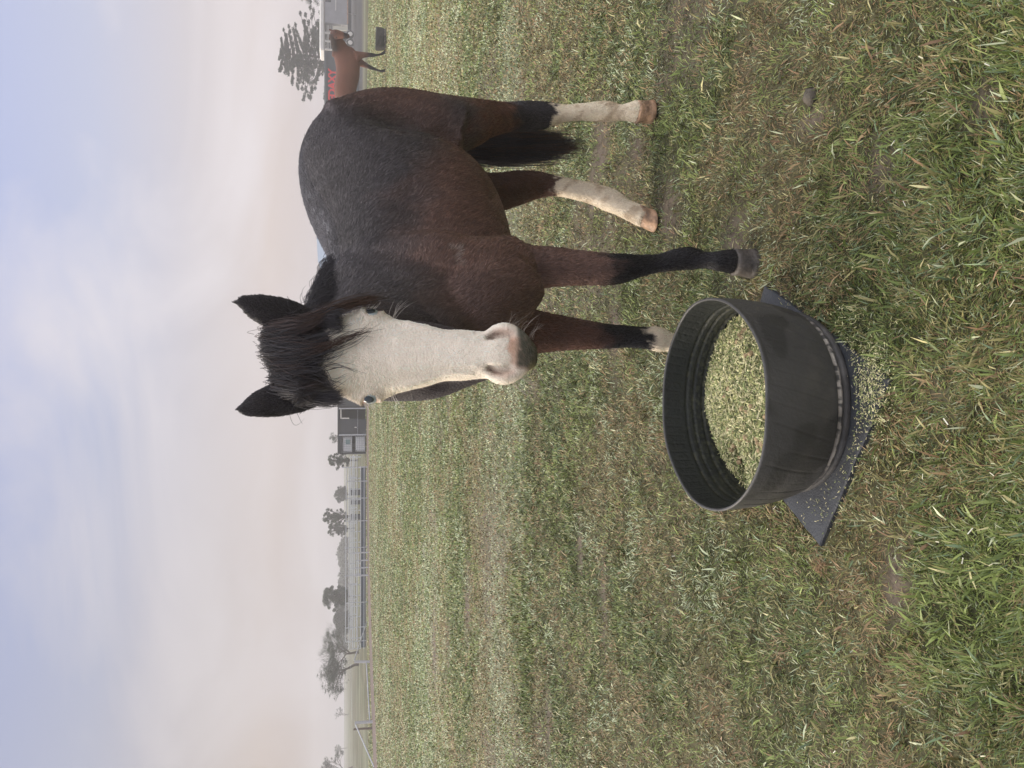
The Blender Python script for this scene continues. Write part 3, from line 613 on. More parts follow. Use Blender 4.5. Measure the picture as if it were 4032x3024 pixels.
# finer wedge towards the picture
aa = np.sort(np.concatenate([np.linspace(-.75, .75, 380), np.linspace(.75, 2 * np.pi - .75, 82)[1:-1]]) % (2 * np.pi)); na_ = len(aa)
RR, AA = np.meshgrid(rr, aa, indexing='ij'); gx = (RR * np.sin(AA)).ravel(); gy = (RR * np.cos(AA)).ravel()
gzv = gz(gx, gy)
tubc = (G(3350, 1620)[:2] + np.array([0, .29])); mask = sstep(.3, .55, np.hypot(gx - tubc[0], gy - tubc[1])); gzv = gzv * mask - .004 * (1 - mask)
GV = np.stack([gx, gy, gzv], 1); ii = np.arange((nr_ - 1) * na_).reshape(nr_ - 1, na_); nx = np.roll(ii, -1, 1)
GF = np.stack([ii.ravel(), nx.ravel(), nx.ravel() + na_, ii.ravel() + na_], 1)
g_, b_, f_, yd_, tk_ = field(gx, gy)
soil = np.array([.125, .10, .078]); gc_green = np.array([.095, .10, .048]); gc_straw = np.array([.15, .135, .075]); frost = np.array([.25, .275, .19])
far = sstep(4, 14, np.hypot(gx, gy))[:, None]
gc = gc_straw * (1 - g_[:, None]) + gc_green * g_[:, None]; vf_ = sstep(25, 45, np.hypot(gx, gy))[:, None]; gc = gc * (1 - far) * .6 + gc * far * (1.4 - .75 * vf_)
gc = gc * (1 - f_[:, None] * .5) + frost * f_[:, None] * .5
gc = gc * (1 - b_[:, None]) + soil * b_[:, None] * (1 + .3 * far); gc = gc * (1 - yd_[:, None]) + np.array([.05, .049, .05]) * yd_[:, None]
gc = gc * (1 - tk_[:, None]) + np.array([.15, .115, .10]) * tk_[:, None]
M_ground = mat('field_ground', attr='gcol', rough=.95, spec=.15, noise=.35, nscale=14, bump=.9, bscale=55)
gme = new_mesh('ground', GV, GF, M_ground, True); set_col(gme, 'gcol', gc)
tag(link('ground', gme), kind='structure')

# ---- grass blades: one mass, dense by the camera and thinning with distance
def grass_mesh(n, seed):
    r_ = np.random.default_rng(seed)
    U = r_.random(n); R1, R2 = .95, 44.0; ex = .55; r = (R1 ** ex + U * (R2 ** ex - R1 ** ex)) ** (1 / ex)
    a = r_.uniform(-.66, .66, n); x = r * np.sin(a) + r_.normal(0, .25, n); y = r * np.cos(a)
    g, b, f, yd, tk = field(x, y)
    keep = r_.random(n) > b * .82; keep &= yd < .5; keep &= tk < r_.random(n)
    # nothing grows under the mat, the tub and the hooves
    mc = [p - np.array(MATC) for p in MATP]; inside = np.ones(n, bool)
    for i in range(4):
        p, q = MATP[i], MATP[(i + 1) % 4]; cr_ = (q[0] - p[0]) * (y - p[1]) - (q[1] - p[1]) * (x - p[0]); inside &= (cr_ * MSGN > -.004)
    keep &= ~inside
    for hx, hy, hr in ((*G(2955, 1036)[:2], .055), (*G(2560, 439)[:2], .045), (*G(2560, 868)[:2], .045)): keep &= np.hypot(x - hx, y - hy) > hr
    x, y, r, g, b, f = [q[keep] for q in (x, y, r, g, b, f)]; n = len(x)
    z = gz(x, y); kind = r_.random(n); tall = g * (.5 + .5 * vnoise(x, y, 6, 91, 2)); lush = np.zeros(n)
    for (cx, cy), rx, ry, am in LUSH: lush = np.maximum(lush, np.exp(-(((x - cx) / rx) ** 2 + ((y - cy) / ry) ** 2) * 1.2) * am)
    L = .85 * (r_.uniform(.010, .030, n) + .016 * tall * r_.random(n) + .024 * lush * r_.random(n)) * (1 + .025 * r)
    wd = r_.uniform(.0006, .0013, n) * (1 + .3 * tall); big = (r_.random(n) < .03) & (r < 7); wd = np.where(big, wd * 2.6, wd); L = np.where(big, L * 1.5 + .012, L)
    wd = np.maximum(wd, .00050 * r); 
    tf = vnoise(x, y, 14, 95, 1) * 9 + vnoise(x, y, 4, 97, 1) * 6
    az = tf + r_.normal(0, 1.1, n); tl_ = np.clip(r_.normal(.95, .35, n) - .35 * lush, .1, 1.5)
    dx, dy, dz = np.sin(az) * np.sin(tl_), np.cos(az) * np.sin(tl_), np.cos(tl_)
    D = np.stack([dx, dy, dz], 1); sa = az + np.pi / 2 + r_.normal(0, .5, n); S = np.stack([np.sin(sa), np.cos(sa), r_.normal(0, .3, n)], 1)
    B = np.stack([x, y, z - .002], 1); bend = r_.uniform(.1, .55, n)
    M1 = B + D * (L * .55)[:, None]; D2 = D.copy(); D2[:, 2] -= bend; D2 /= np.linalg.norm(D2, axis=1, keepdims=True); T = M1 + D2 * (L * .5)[:, None]; T[:, 2] = np.maximum(T[:, 2], z + .002)
    V = np.stack([B - S * (wd * .8)[:, None], B + S * (wd * .8)[:, None], M1 - S * wd[:, None], M1 + S * wd[:, None], T - S * (wd * .18)[:, None], T + S * (wd * .18)[:, None]], 1)
    C = np.empty((n, 3)); gr = np.array([.090, .120, .030]); gr2 = np.array([.060, .082, .026]); ol = np.array([.15, .135, .06]); st = np.array([.36, .33, .19]); brn = np.array([.17, .105, .065]); pale = np.array([.30, .32, .23]); blue = np.array([.10, .14, .085])
    k = r_.random(n)[:, None]; C = gr * k + gr2 * (1 - k)
    pg = g * .62 + .12; sel = r_.random(n)
    C = np.where((sel > pg)[:, None], ol * (.7 + .6 * k), C)
    s2 = r_.random(n); C = np.where((s2 < .048 * (1.1 - lush))[:, None], st * (.5 + .7 * k), C); C = np.where(((s2 > .11) & (s2 < .11 + .24 * (1 - g)))[:, None], brn * (.6 + k * .8), C)
    C = np.where(((s2 > .42) & (s2 < .42 + .05 + .25 * f))[:, None], pale * (.7 + .6 * k), C); C = np.where(((s2 > .72) & (s2 < .82))[:, None], blue * (.7 + .6 * k), C)
    # patches: reddish dead tufts, yellow green tufts, frosted tufts
    p1_ = sstep(.60, .72, vnoise(x, y, 7.0, 131, 2)) * (1 - lush); s3 = r_.random(n); C = np.where((s3 < p1_ * .4)[:, None], np.array([.19, .13, .075]) * (.6 + .8 * k), C)
    p2_ = sstep(.56, .70, vnoise(x, y, 5.0, 141, 2)); C = np.where(((s3 > .5) & (s3 < .5 + .45 * np.maximum(p2_, lush * .5)))[:, None], np.array([.15, .185, .06]) * (.6 + .7 * k), C)
    p3_ = sstep(.60, .74, vnoise(x, y, 3.5, 151, 2)) * sstep(1.6, 3, r); C = np.where(((s3 > .3) & (s3 < .3 + .3 * p3_))[:, None], np.array([.34, .38, .28]) * (.7 + .5 * k), C)
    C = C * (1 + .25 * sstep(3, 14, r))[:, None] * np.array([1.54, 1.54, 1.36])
    Fq = (np.arange(n)[:, None] * 6 + np.array([[0, 1, 3, 2]])); Fr = (np.arange(n)[:, None] * 6 + np.array([[2, 3, 5, 4]]))
    return V.reshape(-1, 3), np.vstack([Fq, Fr]), np.repeat(C, 6, 0)

M1_, M2_, M3_ = G(3229, 2151, .012)[:2], G(3503, 1494, .012)[:2], G(3012, 1122, .012)[:2]
MATP = [M1_, M2_, M3_, M1_ + M3_ - M2_]; MATC = sum(MATP) / 4
MSGN = np.sign((M2_[0] - M1_[0]) * (MATC[1] - M1_[1]) - (M2_[1] - M1_[1]) * (MATC[0] - M1_[0]))
M_grass = mat('grass_blades', attr='gcol', rough=.5, spec=.35)
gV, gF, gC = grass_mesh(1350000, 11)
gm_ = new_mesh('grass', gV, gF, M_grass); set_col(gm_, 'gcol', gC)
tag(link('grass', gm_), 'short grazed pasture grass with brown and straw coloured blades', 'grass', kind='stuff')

# ---------------------------------------------------------------- rubber mat, tyre tub, chaff
M_mat = mat('rubber_mat', col=(.038, .042, .050), rough=.55, noise=.3, nscale=9, bump=.35, bscale=180)
def slab(name, pts, z0, z1, m, parent=None, bev=.004):
    V = []; Fc = []
    c = sum(np.array(p) for p in pts) / len(pts); n = len(pts)
    # subdivided edges with a slightly worn outline
    out = []
    for i in range(n):
        a, b = np.array(pts[i]), np.array(pts[(i + 1) % n])
        for k in range(24):
            p = a + (b - a) * k / 24; d_ = nrm(np.append(p - c, 0))[:2]; out.append(p + d_ * random.uniform(-.003, .001) * (k > 0))
    m_ = len(out)
    for z, s_ in ((z0, 0), (z1 - bev, 0), (z1, bev)):
        for p in out: d_ = nrm(np.append(p - c, 0))[:2]; V.append((*(p - d_ * s_), z))
    for r in range(2):
        for q in range(m_): Fc.append((r * m_ + q, r * m_ + (q + 1) % m_, (r + 1) * m_ + (q + 1) % m_, (r + 1) * m_ + q))
    Fc.append(tuple(2 * m_ + q for q in range(m_))); Fc.append(tuple(range(m_ - 1, -1, -1)))
    return link(name, new_mesh(name, V, Fc, m), parent)
random.seed(4)
mt = slab('rubber_mat', MATP, -.004, .014, M_mat)
tag(mt, 'dark grey square rubber mat lying on the grass under the tyre tub', 'mat')

TUBY = .0
TC = np.array([G(3350, 1592)[0], G(3352, 1600)[1] + .255, .014]); TS = .96
def tub_mesh(mats, detail=True):
    """an old tyre turned inside out: smooth creased outside, tread grooves within"""
    n = 720 if detail else 64
    po = [(.262, .004), (.272, .0), (.286, .002), (.292, .012), (.290, .022), (.283, .027), (.287, .031), (.293, .036), (.295, .043), (.290, .048), (.300, .056)]
    zs = np.linspace(.06, .285, 40 if detail else 8)
    for z in zs:
        t = (z - .06) / .225; po.append((.303 + .030 * t ** .75 + .006 * math.sin(math.pi * t), z))
    po += [(.3345, .292), (.3335, .297), (.330, .299), (.3265, .297)]
    pi = [(.322, z) for z in ()]; zi = np.linspace(.293, .05, 60 if detail else 8)
    for z in zi:
        t = (z - .05) / .243; r = .285 + .040 * t
        for gz_, gw in ((.215, .0035), (.19, .003), (.158, .0035), (.13, .003)): r += .004 * math.exp(-((z - gz_) / gw) ** 2)
        pi.append((r, z))
    pi += [(.27, .035), (.15, .03), (0.002, .03)]
    prof = po + pi; V = []; Mi = []
    A_ = np.linspace(0, 2 * np.pi, n, endpoint=False)
    for i, (r, z) in enumerate(prof):
        rv = np.full(n, r)
        if detail and i < len(po) - 4 and z > .055:
            ph = ((A_ - .95 * z) * 38 / (2 * np.pi) + .25 * np.sin(A_ * 5)) % 1.0; dcr = np.minimum(ph, 1 - ph); fade = np.interp(z, [.055, .08, .25, .285], [0, 1, .7, .1]); rv -= .004 * np.exp(-(dcr / .06) ** 2) * fade * (vnoise(A_ * 9, A_ * 0 + z * 4, 1, 77) * 1.3)
            rv += .0012 * np.sin(A_ * 3 + 1) + .0016 * (vnoise(np.cos(A_) * 6 + z * 9, np.sin(A_) * 6, 1, 3, 2) - .5)
        if detail: rv += .004 * np.cos(2 * A_ + .6) + .0015 * np.sin(5 * A_)
        if detail and i >= len(po) and z > .235: # short sipes under the rim
            rv += .0012 * (np.sin(A_ * 62 + 2.5 * z * 10) > .75) * (z < .285)
        V.append(np.stack([rv * np.cos(A_), rv * np.sin(A_), z + (z / .3) ** 3 * .003 * (np.sin(3 * A_ + 1) + .5 * np.sin(7 * A_))], 1))
    V = np.vstack(V); k = len(prof); i2 = np.arange((k - 1) * n).reshape(k - 1, n); nx = np.roll(i2, -1, 1)
    Fq = np.stack([i2.ravel(), nx.ravel(), nx.ravel() + n, i2.ravel() + n], 1)
    return V, Fq
M_tub = mat('black_rubber', attr='gcol', rough=.5, spec=.4, noise=.22, nscale=5, bump=.25, bscale=90)
V_, F_ = tub_mesh(None); rad = np.hypot(V_[:, 0], V_[:, 1]); an_ = np.arctan2(V_[:, 1], V_[:, 0])
C_ = np.tile(np.array([.070, .068, .067]), (len(V_), 1)); n1 = vnoise(an_ * 6, V_[:, 2] * 20, 1, 8, 3); C_ += (np.array([.16, .145, .13]) - C_) * (sstep(.45, .75, n1) * sstep(.25, .1, V_[:, 2]) * .3)[:, None]
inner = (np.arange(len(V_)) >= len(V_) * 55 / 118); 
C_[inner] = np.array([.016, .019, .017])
nI = vnoise(an_ * 20, V_[:, 2] * 60, 1, 18, 2)
gro = sum(np.exp(-((V_[:, 2] - q_) / .003) ** 2) for q_ in (.215, .19, .158, .13)) * inner
C_ += (np.array([.22, .21, .13]) - C_) * np.clip(gro * sstep(.45, .8, nI), 0, 1)[:, None] * .35
dusty = inner * sstep(.26, .10, V_[:, 2]) * sstep(.35, .8, vnoise(an_ * 40, V_[:, 2] * 130, 1, 28, 2)); C_ += (np.array([.28, .28, .15]) - C_) * (dusty * .2)[:, None]
C_ *= np.where((V_[:, 2] > .286) & (rad > .318), 1.1, 1.0)[:, None]
bead = (V_[:, 2] > .028) & (V_[:, 2] < .050) & (rad > .28) & (np.arange(len(V_)) < 20 * 720)
sc_ = sstep(.40, .56, vnoise(an_ * 17, V_[:, 2] * 60, 1, 38, 3)) * np.exp(-((an_ + 1.35) / 1.15) ** 4); C_ += (np.array([.46, .42, .37]) - C_) * (bead * sc_)[:, None]
dark_patch = sstep(.52, .60, vnoise(an_ * 2.2 + 3, V_[:, 2] * 9 + 2, 1, 58, 2)) * (~inner); C_ *= (1 - .35 * dark_patch)[:, None]  # random darker patches around the outer wall
tub = empty('feed_tub', TC); tag(tub, 'big black tyre tub full of hay chaff on the rubber mat', 'feed tub', 'feed tubs in the field')
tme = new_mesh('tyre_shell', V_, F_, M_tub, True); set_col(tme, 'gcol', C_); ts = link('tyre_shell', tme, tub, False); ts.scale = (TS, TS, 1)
tub.rotation_euler = (math.radians(1.2), math.radians(-1.0), 0)
ft_loc = G(1521, 139); ft = empty('feed_tub', (ft_loc[0], ft_loc[1] + .3, .0)); tag(ft, 'small looking black tub far off beside the brown horse', 'feed tub', 'feed tubs in the field')
fs = ts.copy(); COL.objects.link(fs); fs.parent = ft; ft.scale = (1.1, 1.1, 1.05)

# chaff heap
ng = 90; q_ = np.linspace(-1, 1, ng); XX, YY = np.meshgrid(q_, q_); R_ = np.hypot(XX, YY); sx = XX * .29; sy = YY * .29
hz = .122 + .075 * (1 - R_ ** 2 * .8) * (.8 + .4 * vnoise(sx + 3, sy + 3, 7, 12, 2)) + .012 * vnoise(sx, sy, 40, 13, 2)
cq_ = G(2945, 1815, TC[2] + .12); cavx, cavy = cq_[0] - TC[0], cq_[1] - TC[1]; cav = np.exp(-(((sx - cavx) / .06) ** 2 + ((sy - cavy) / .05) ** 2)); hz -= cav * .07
hz -= .03 * sstep(.05, -.25, sx) * sstep(-.1, .2, sy)
def heap_z(x_, y_):
    i = np.clip(((x_ / .29 + 1) / 2 * (ng - 1)).round().astype(int), 0, ng - 1); j = np.clip(((y_ / .29 + 1) / 2 * (ng - 1)).round().astype(int), 0, ng - 1); return hz[j, i]
hzz = np.where(R_ < 1.0, hz, .08); hV = np.stack([sx.ravel() + TC[0], sy.ravel() + TC[1], hzz.ravel() + TC[2]], 1)
idx = np.arange(ng * ng).reshape(ng, ng); cell = (R_[:-1, :-1] < .985) & (R_[1:, 1:] < .985)
hF = np.stack([idx[:-1, :-1][cell], idx[:-1, 1:][cell], idx[1:, 1:][cell], idx[1:, :-1][cell]], 1)
def bits(n, px, py, pz, L, wd, cols_, seed, flat=.35):
    r_ = np.random.default_rng(seed); az = r_.uniform(0, 6.28, n); el = r_.normal(0, flat, n); D = np.stack([np.cos(az) * np.cos(el), np.sin(az) * np.cos(el), np.sin(el)], 1); S = np.stack([-np.sin(az), np.cos(az), r_.normal(0, .6, n)], 1); S /= np.linalg.norm(S, axis=1, keepdims=True)
    Cn = np.stack([px, py, pz], 1); Ln = (L * r_.uniform(.4, 1.2, n) / 2)[:, None]; wn_ = (wd * r_.uniform(.6, 1.4, n) / 2)[:, None]
    V = np.stack([Cn - D * Ln - S * wn_, Cn - D * Ln + S * wn_, Cn + D * Ln + S * wn_, Cn + D * Ln - S * wn_], 1).reshape(-1, 3)
    Fq = np.arange(n)[:, None] * 4 + np.arange(4)[None]; ci = r_.integers(0, len(cols_), n); C = np.array(cols_)[ci] * r_.uniform(.6, 1.3, (n, 1))
    return V, Fq, np.repeat(C, 4, 0)
CH = [(.70, .66, .36), (.46, .46, .20), (.80, .74, .46), (.32, .37, .16), (.20, .25, .10), (.60, .55, .32), (.13, .15, .07)]
def merge(parts):
    Vs, Fs, Cs = [], [], []; b = 0
    for V, Fq, C in parts: Vs.append(V); Fs.append(Fq + b); Cs.append(C); b += len(V)
    return np.vstack(Vs), np.vstack(Fs), np.vstack(Cs)
nb = 26000; ra = np.sqrt(rng.random(nb)) * .28; aq = rng.uniform(0, 6.28, nb); bx, by = ra * np.cos(aq), ra * np.sin(aq); kp = rng.random(nb) > .93 * np.exp(-(((bx - cavx) / .055) ** 2 + ((by - cavy) / .05) ** 2)); bx, by = bx[kp], by[kp]; nb = len(bx)
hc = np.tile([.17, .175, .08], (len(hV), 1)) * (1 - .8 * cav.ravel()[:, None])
bp = bits(nb, bx + TC[0], by + TC[1], heap_z(bx, by) + TC[2] + rng.uniform(0, .011, nb), .021, .0026, CH, 5)
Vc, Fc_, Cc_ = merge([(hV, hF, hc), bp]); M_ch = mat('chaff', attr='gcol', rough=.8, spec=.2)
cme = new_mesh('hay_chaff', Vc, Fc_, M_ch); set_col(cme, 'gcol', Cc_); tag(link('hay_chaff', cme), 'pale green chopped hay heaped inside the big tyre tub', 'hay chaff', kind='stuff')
# feed pellets lying on the chaff
M_pel = mat('pellet', col=(.42, .31, .18), col2=(.34, .24, .14), rough=.8, nscale=60, bump=.5, bscale=200)
mb = MB(); mb.tube([(0, 0, -.0055), (0, 0, -.004), (0, 0, .004), (0, 0, .0055)], [.0045, .0058, .0058, .0045], n=10)
pme = new_mesh('feed_pellet', mb.V, mb.F, M_pel)
spots = [(3010 - 0, 1300), (2925, 1310), (2905, 1345), (2922, 1330), (2945, 1388), (2938, 1400), (2955, 1392), (2950, 1378), (2912, 1322), (2880, 1345), (2922, 1610), (2942, 1622), (2958, 1600), (2915, 1730), (2935, 1722), (2950, 1735), (2985, 1745), (3000, 1752), (3010, 1765), (3005, 1745), (2980, 1728), (2990, 1775), (2890, 1755), (2880, 1770), (2915, 1800), (2910, 1820), (2925, 1830), (2950, 1850), (2995, 1895), (2965, 1880), (2870, 1530), (2855, 1560), (2890, 1700), (2870, 1690), (2930, 1300), (2942, 1298), (3015, 1640), (3020, 1500)]
for i, (px, py) in enumerate(spots):
    p = G(px, py, TC[2] + .12); lx, ly = p[0] - TC[0], p[1] - TC[1]
    for _ in range(3): p = G(px, py, TC[2] + float(heap_z(np.array([lx]), np.array([ly]))[0]) + .006); lx, ly = p[0] - TC[0], p[1] - TC[1]
    if math.hypot(lx, ly) > .27: continue
    o = bpy.data.objects.new('feed_pellet', pme); COL.objects.link(o); o.location = p; o.rotation_euler = (random.uniform(.6, 1.6), random.uniform(-.5, .5), random.uniform(0, 6)); o.scale = (1.3,) * 3
    tag(o, 'brown feed pellet lying on the chopped hay in the tyre tub', 'feed pellet', 'feed pellets on the hay chaff')
# spilt chaff on the mat and the grass in front of the tub
ns = 1900; th_ = rng.normal(-1.4, .8, ns); rs_ = .285 + np.abs(rng.normal(0, .075, ns)); sx_, sy_ = TC[0] + rs_ * np.cos(th_), TC[1] + rs_ * np.sin(th_)
p2 = G(3455, 1520); k2 = rng.random(ns) < .55; sx_ = np.where(k2, p2[0] + rng.normal(0, .055, ns), sx_); sy_ = np.where(k2, p2[1] + rng.normal(0, .035, ns), sy_)
kk = np.hypot(sx_ - TC[0], sy_ - TC[1]) > .298; sx_, sy_ = sx_[kk], sy_[kk]; ns = len(sx_)
V1 = bits(ns, sx_, sy_, np.full(ns, .017) + rng.uniform(0, .008, ns), .0085, .0014, CH[:6], 6, .15)
nl = 380; lx_ = rng.uniform(-1.2, 1.6, nl); ly_ = rng.uniform(1.2, 3.4, nl); V2 = bits(nl, lx_, ly_, gz(lx_, ly_) + .02, .016, .0018, [(.62, .58, .42), (.55, .46, .28), (.7, .68, .58)], 7, .3)
m3 = 70; t3 = rng.random(m3); e3 = rng.random(m3); lm = M1_[None] * t3[:, None] + M2_[None] * (1 - t3[:, None]); lm = lm + (MATC - lm) * (e3 * .5)[:, None]; V3 = bits(m3, lm[:, 0], lm[:, 1], np.full(m3, .0165), .008, .0015, CH[:6], 8, .1)
Vs_, Fs_, Cs_ = merge([V1, V2, V3]); sme = new_mesh('spilt_chaff', Vs_, Fs_, M_ch); set_col(sme, 'gcol', Cs_); tag(link('spilt_chaff', sme), 'scraps of chopped hay spilt on the mat and the grass', 'hay chaff', kind='stuff')
# torn dry root tuft on the grass and two horse droppings of mud
mb = MB(); rt = G(3235, 2245, .01)
for k in range(60):
    a_ = rng.uniform(0, 6.28); l_ = rng.uniform(.02, .06); d_ = np.array([math.cos(a_) * .5 + .7, math.sin(a_) * .7, rng.uniform(.1, .6)]); b0 = rt + rng.normal(0, .01, 3) * [1, 1, .4]
    mb.tube([b0, b0 + d_ * l_ * .5 + rng.normal(0, .005, 3), b0 + d_ * l_], .0008, n=4, r1=.0003, caps=False)
tag(mb.build('dry_root', mat('dry_root', col=(.38, .24, .14), rough=.9)), 'tuft of torn dry reddish roots lying on the grass past the mat corner', 'root tuft')
mb = MB(); s0 = G(3200, 380, .0)
st_ = catmull([s0 + np.array([0, -.03, 0]), s0 + [.0, 0, .018], s0 + [.005, .03, .01]], 7)
mb.tube([s0 + np.array([-.026 + .008 * i, .003 * math.sin(i * 2.1), -.004 + .010 * math.sin(i * .52)]) for i in range(7)], [.006, .015, .020, .024, .020, .016, .006], n=14)
mb.V = [tuple(np.array(v) + rng.normal(0, .0035, 3)) for v in mb.V]
tag(mb.build('dirt_clod', mat('clod', col=(.11, .095, .075), rough=.9, noise=.3, nscale=30, bump=.6, bscale=80), None, True), 'small dull clod of dirt half sunk in the grass near the picture edge', 'dirt clod')
# ---------------------------------------------------------------- second horse, far side of the field
def Q(px, py, Y): return P(px, py, Y)
def horse_two():
    Y = 24.3; X_ = np.array([1., 0, 0]); Y_ = np.array([0, 1., 0]); Zv = np.array([0, 0, 1.]); mb = MB(); k = Y * .975 / F_PX
    # trunk from rump to chest: py, top px, bottom px, half width m
    T = [(462, 1352, 1385, .10), (450, 1332, 1408, .22), (425, 1321, 1415, .30), (396, 1321, 1411, .33), (364, 1317, 1402, .33), (332, 1317, 1408, .34), (300, 1322, 1415, .34), (265, 1322, 1417, .32), (240, 1317, 1416, .28), (218, 1313, 1411, .24), (200, 1316, 1402, .20), (186, 1330, 1390, .12)]
    S = catmull(T, 50); C = []; h = []
    for py, a, b, w_ in S:
        p, q = Q(a, py, Y), Q(b, py, Y); C.append((p + q) / 2); h.append((p[2] - q[2]) / 2)
    ring_loft(mb, C, [Y_] * 50, [Zv] * 50, S[:, 3], h, h, n=28)
    def ch(rows, depth=1.0, left=Y_):
        chain(mb, [[*Q(px, py, Y + dy), w_ * k * depth / 2, w_ * k / 2] for px, py, dy, w_ in rows], left)
    ch([(1345, 215, 0, 80), (1338, 190, -.1, 66), (1328, 168, -.2, 54), (1318, 150, -.3, 42), (1312, 138, -.35, 34)], .5)
    # head
    ch([(1304, 136, -.42, 24), (1316, 136, -.46, 36), (1330, 136, -.48, 34), (1348, 139, -.50, 26), (1360, 141, -.52, 20), (1370, 142, -.54, 19), (1377, 142, -.54, 12)], 1.0)
    for py in (117, 152): ch([(1308, py + (6 if py < 130 else -5), -.42, 10), (1300, py, -.42, 11), (1291, py - 1, -.42, 3)], .6)
    near = [(1400, 222, -.17, 44), (1425, 217, -.17, 26), (1450, 216, -.17, 19), (1468, 217, -.17, 17), (1482, 217, -.17, 11), (1498, 214, -.17, 10), (1506, 211, -.17, 13), (1512, 207, -.18, 11), (1516, 204, -.18, 15), (1520, 203, -.18, 17)]
    far_ = [(1400, 240, .17, 44), (1425, 250, .17, 27), (1450, 262, .17, 18), (1466, 269, .17, 15), (1480, 274, .17, 11), (1496, 279, .17, 10), (1505, 280, .17, 13), (1511, 279, .17, 11), (1515, 277, .17, 14), (1519, 276, .17, 16)]
    h1 = [(1385, 425, -.18, 70), (1420, 432, -.18, 38), (1447, 444, -.18, 22), (1462, 446, -.18, 18), (1485, 441, -.18, 12), (1505, 438, -.18, 14), (1513, 434, -.18, 12), (1520, 431, -.18, 17)]
    h2 = [(a, b - 36, .18, w_) for a, b, c, w_ in h1]
    for l in (near, far_, h1, h2): ch(l, .9)
    V, Fq, E = fused(mb, .022, 8)
    z = V[:, 2]; px = V[:, 0]
    b1 = np.array([.19, .085, .060]); C = np.tile(b1, (len(V), 1)); n1 = vnoise(V[:, 0] * 2, V[:, 2] * 3, 1.5, 4, 3)
    m = sstep(.75, .45, z)[:, None]; C = C * (1 - m) + np.array([.02, .017, .018]) * m
    m = (sstep(1.35, 1.75, z + (n1 - .5) * .4) * .45)[:, None]; C = C * (1 - m) + np.array([.055, .045, .045]) * m
    mz = Q(1364, 141, Y - .5); q = np.linalg.norm(V - mz, axis=1); m = sstep(.16, .10, q)[:, None]; C = C * (1 - m) + np.array([.02, .018, .02]) * m
    C *= (.85 + .3 * n1)[:, None]
    r = empty('horse', Q(1519, 300, Y) * [1, 1, 0]); tag(r, 'plain brown bay horse in the distance, beside the far black tub', 'horse')
    me = new_mesh('body', V, Fq, M_coat, True); set_col(me, 'Coat', C); link('body', me, r)
    # mane along the crest, tail
    S_ = []
    for t in np.linspace(0, 1, 22):
        c = Q(1302 + 12 * t, 140 + 62 * t, Y - .42 + .35 * t) + [0, 0, .0]
        S_.append(hair_lock(c, [c + [-.03, -.10, .03], c + [-.04, -.15, -.05], c + [-.04, -.17, -.12]], 16, .02, .02, 6, .01))
    s = np.vstack(S_); hair_obj('mane', s, np.array([.0025] * 5 + [.001]), np.tile(np.array([.07, .045, .038]), (len(s), 1)), M_fur, r)
    c = Q(1345, 463, Y); s = hair_lock(c, [c + [-.08, 0, -.1], c + [-.12, 0, -.5], c + [-.1, 0, -1.0]], 300, .03, .07, 8, .03); hair_obj('tail', s, np.array([.004] * 7 + [.001]), np.tile(DK, (len(s), 1)), M_fur, r)
    for l in (near, far_, h1, h2):
        a = l[-2]; b = l[-1]; t_ = Q(a[0], a[1], Y + a[2]); bo = Q(b[0], b[1], Y + b[2]); bo[2] = .0
        hoof(t_, a[3] * k / 2, bo, b[3] * k / 2 * 1.05, np.array([1., -.3, 0]), M_hoofd, r)
    for px_, py_ in ((1322, 126), (1324, 147)):
        mb = MB(); c = Q(px_, py_, Y - .6); mb.tube([c - [0, .03, 0], c - [0, .01, 0], c + [0, .01, 0]], [.006, .02, .022], n=10); mb.build('eye', M_eye, r)
horse_two()

# ---------------------------------------------------------------- trees
def bark(name, c): return mat(name, col=c, rough=.9, noise=.35, nscale=6)
M_bark = bark('bark', (.075, .06, .05))
def leafmat(name, c, c2):
    return mat(name, col=c, col2=c2, rough=.7, spec=.25, nscale=1.4)
M_pine = leafmat('needles', (.022, .036, .024), (.045, .056, .036)); M_leafd = leafmat('leaves_dark', (.04, .055, .035), (.07, .085, .05)); M_leafg = leafmat('leaves_grey', (.07, .08, .06), (.10, .105, .085)); M_twig = mat('twigs', col=(.12, .095, .08), rough=.9)
def leaf_cloud(cents, rads, n, size, seed, flat=.7):
    r = np.random.default_rng(seed); k = r.integers(0, len(cents), n); c = np.array(cents)[k]; rd = np.array(rads)[k]
    d = r.normal(0, 1, (n, 3)); d /= np.linalg.norm(d, axis=1, keepdims=True); p = c + d * (rd * r.random(n) ** .45)[:, None] * [1, 1, flat]
    a = r.normal(0, 1, (n, 3)); a /= np.linalg.norm(a, axis=1, keepdims=True); b = np.cross(a, r.normal(0, 1, (n, 3))); b /= np.linalg.norm(b, axis=1, keepdims=True)
    s = (size * r.uniform(.5, 1.3, n))[:, None]
    V = np.stack([p - a * s, p + b * s * .5, p + a * s, p - b * s * .5], 1).reshape(-1, 3); return V, np.arange(n * 4).reshape(n, 4)
def branch(mb, p, d, L, r, depth, rnd, ends, spread=.6, upb=.15, n=5, kids=3):
    pts = [p]; q = p.copy(); dd = nrm(d)
    for i in range(4): dd = nrm(dd + rnd.normal(0, .14, 3) + [0, 0, upb * .3]); q = q + dd * L / 4; pts.append(q)
    mb.tube(pts, r, n=n, r1=r * .55, caps=False)
    if depth == 0: ends.append(q); return
    for i in range(kids):
        a = rnd.normal(0, 1, 3); a -= dd * np.dot(a, dd); a = nrm(a); st = pts[-1] if i < 2 else pts[2 + int(rnd.random() * 2)]
        branch(mb, st, nrm(dd + a * spread * rnd.uniform(.6, 1.4) + [0, 0, upb]), L * rnd.uniform(.6, .85), r * .55, depth - 1, rnd, ends, spread, upb, max(3, n - 1), kids)
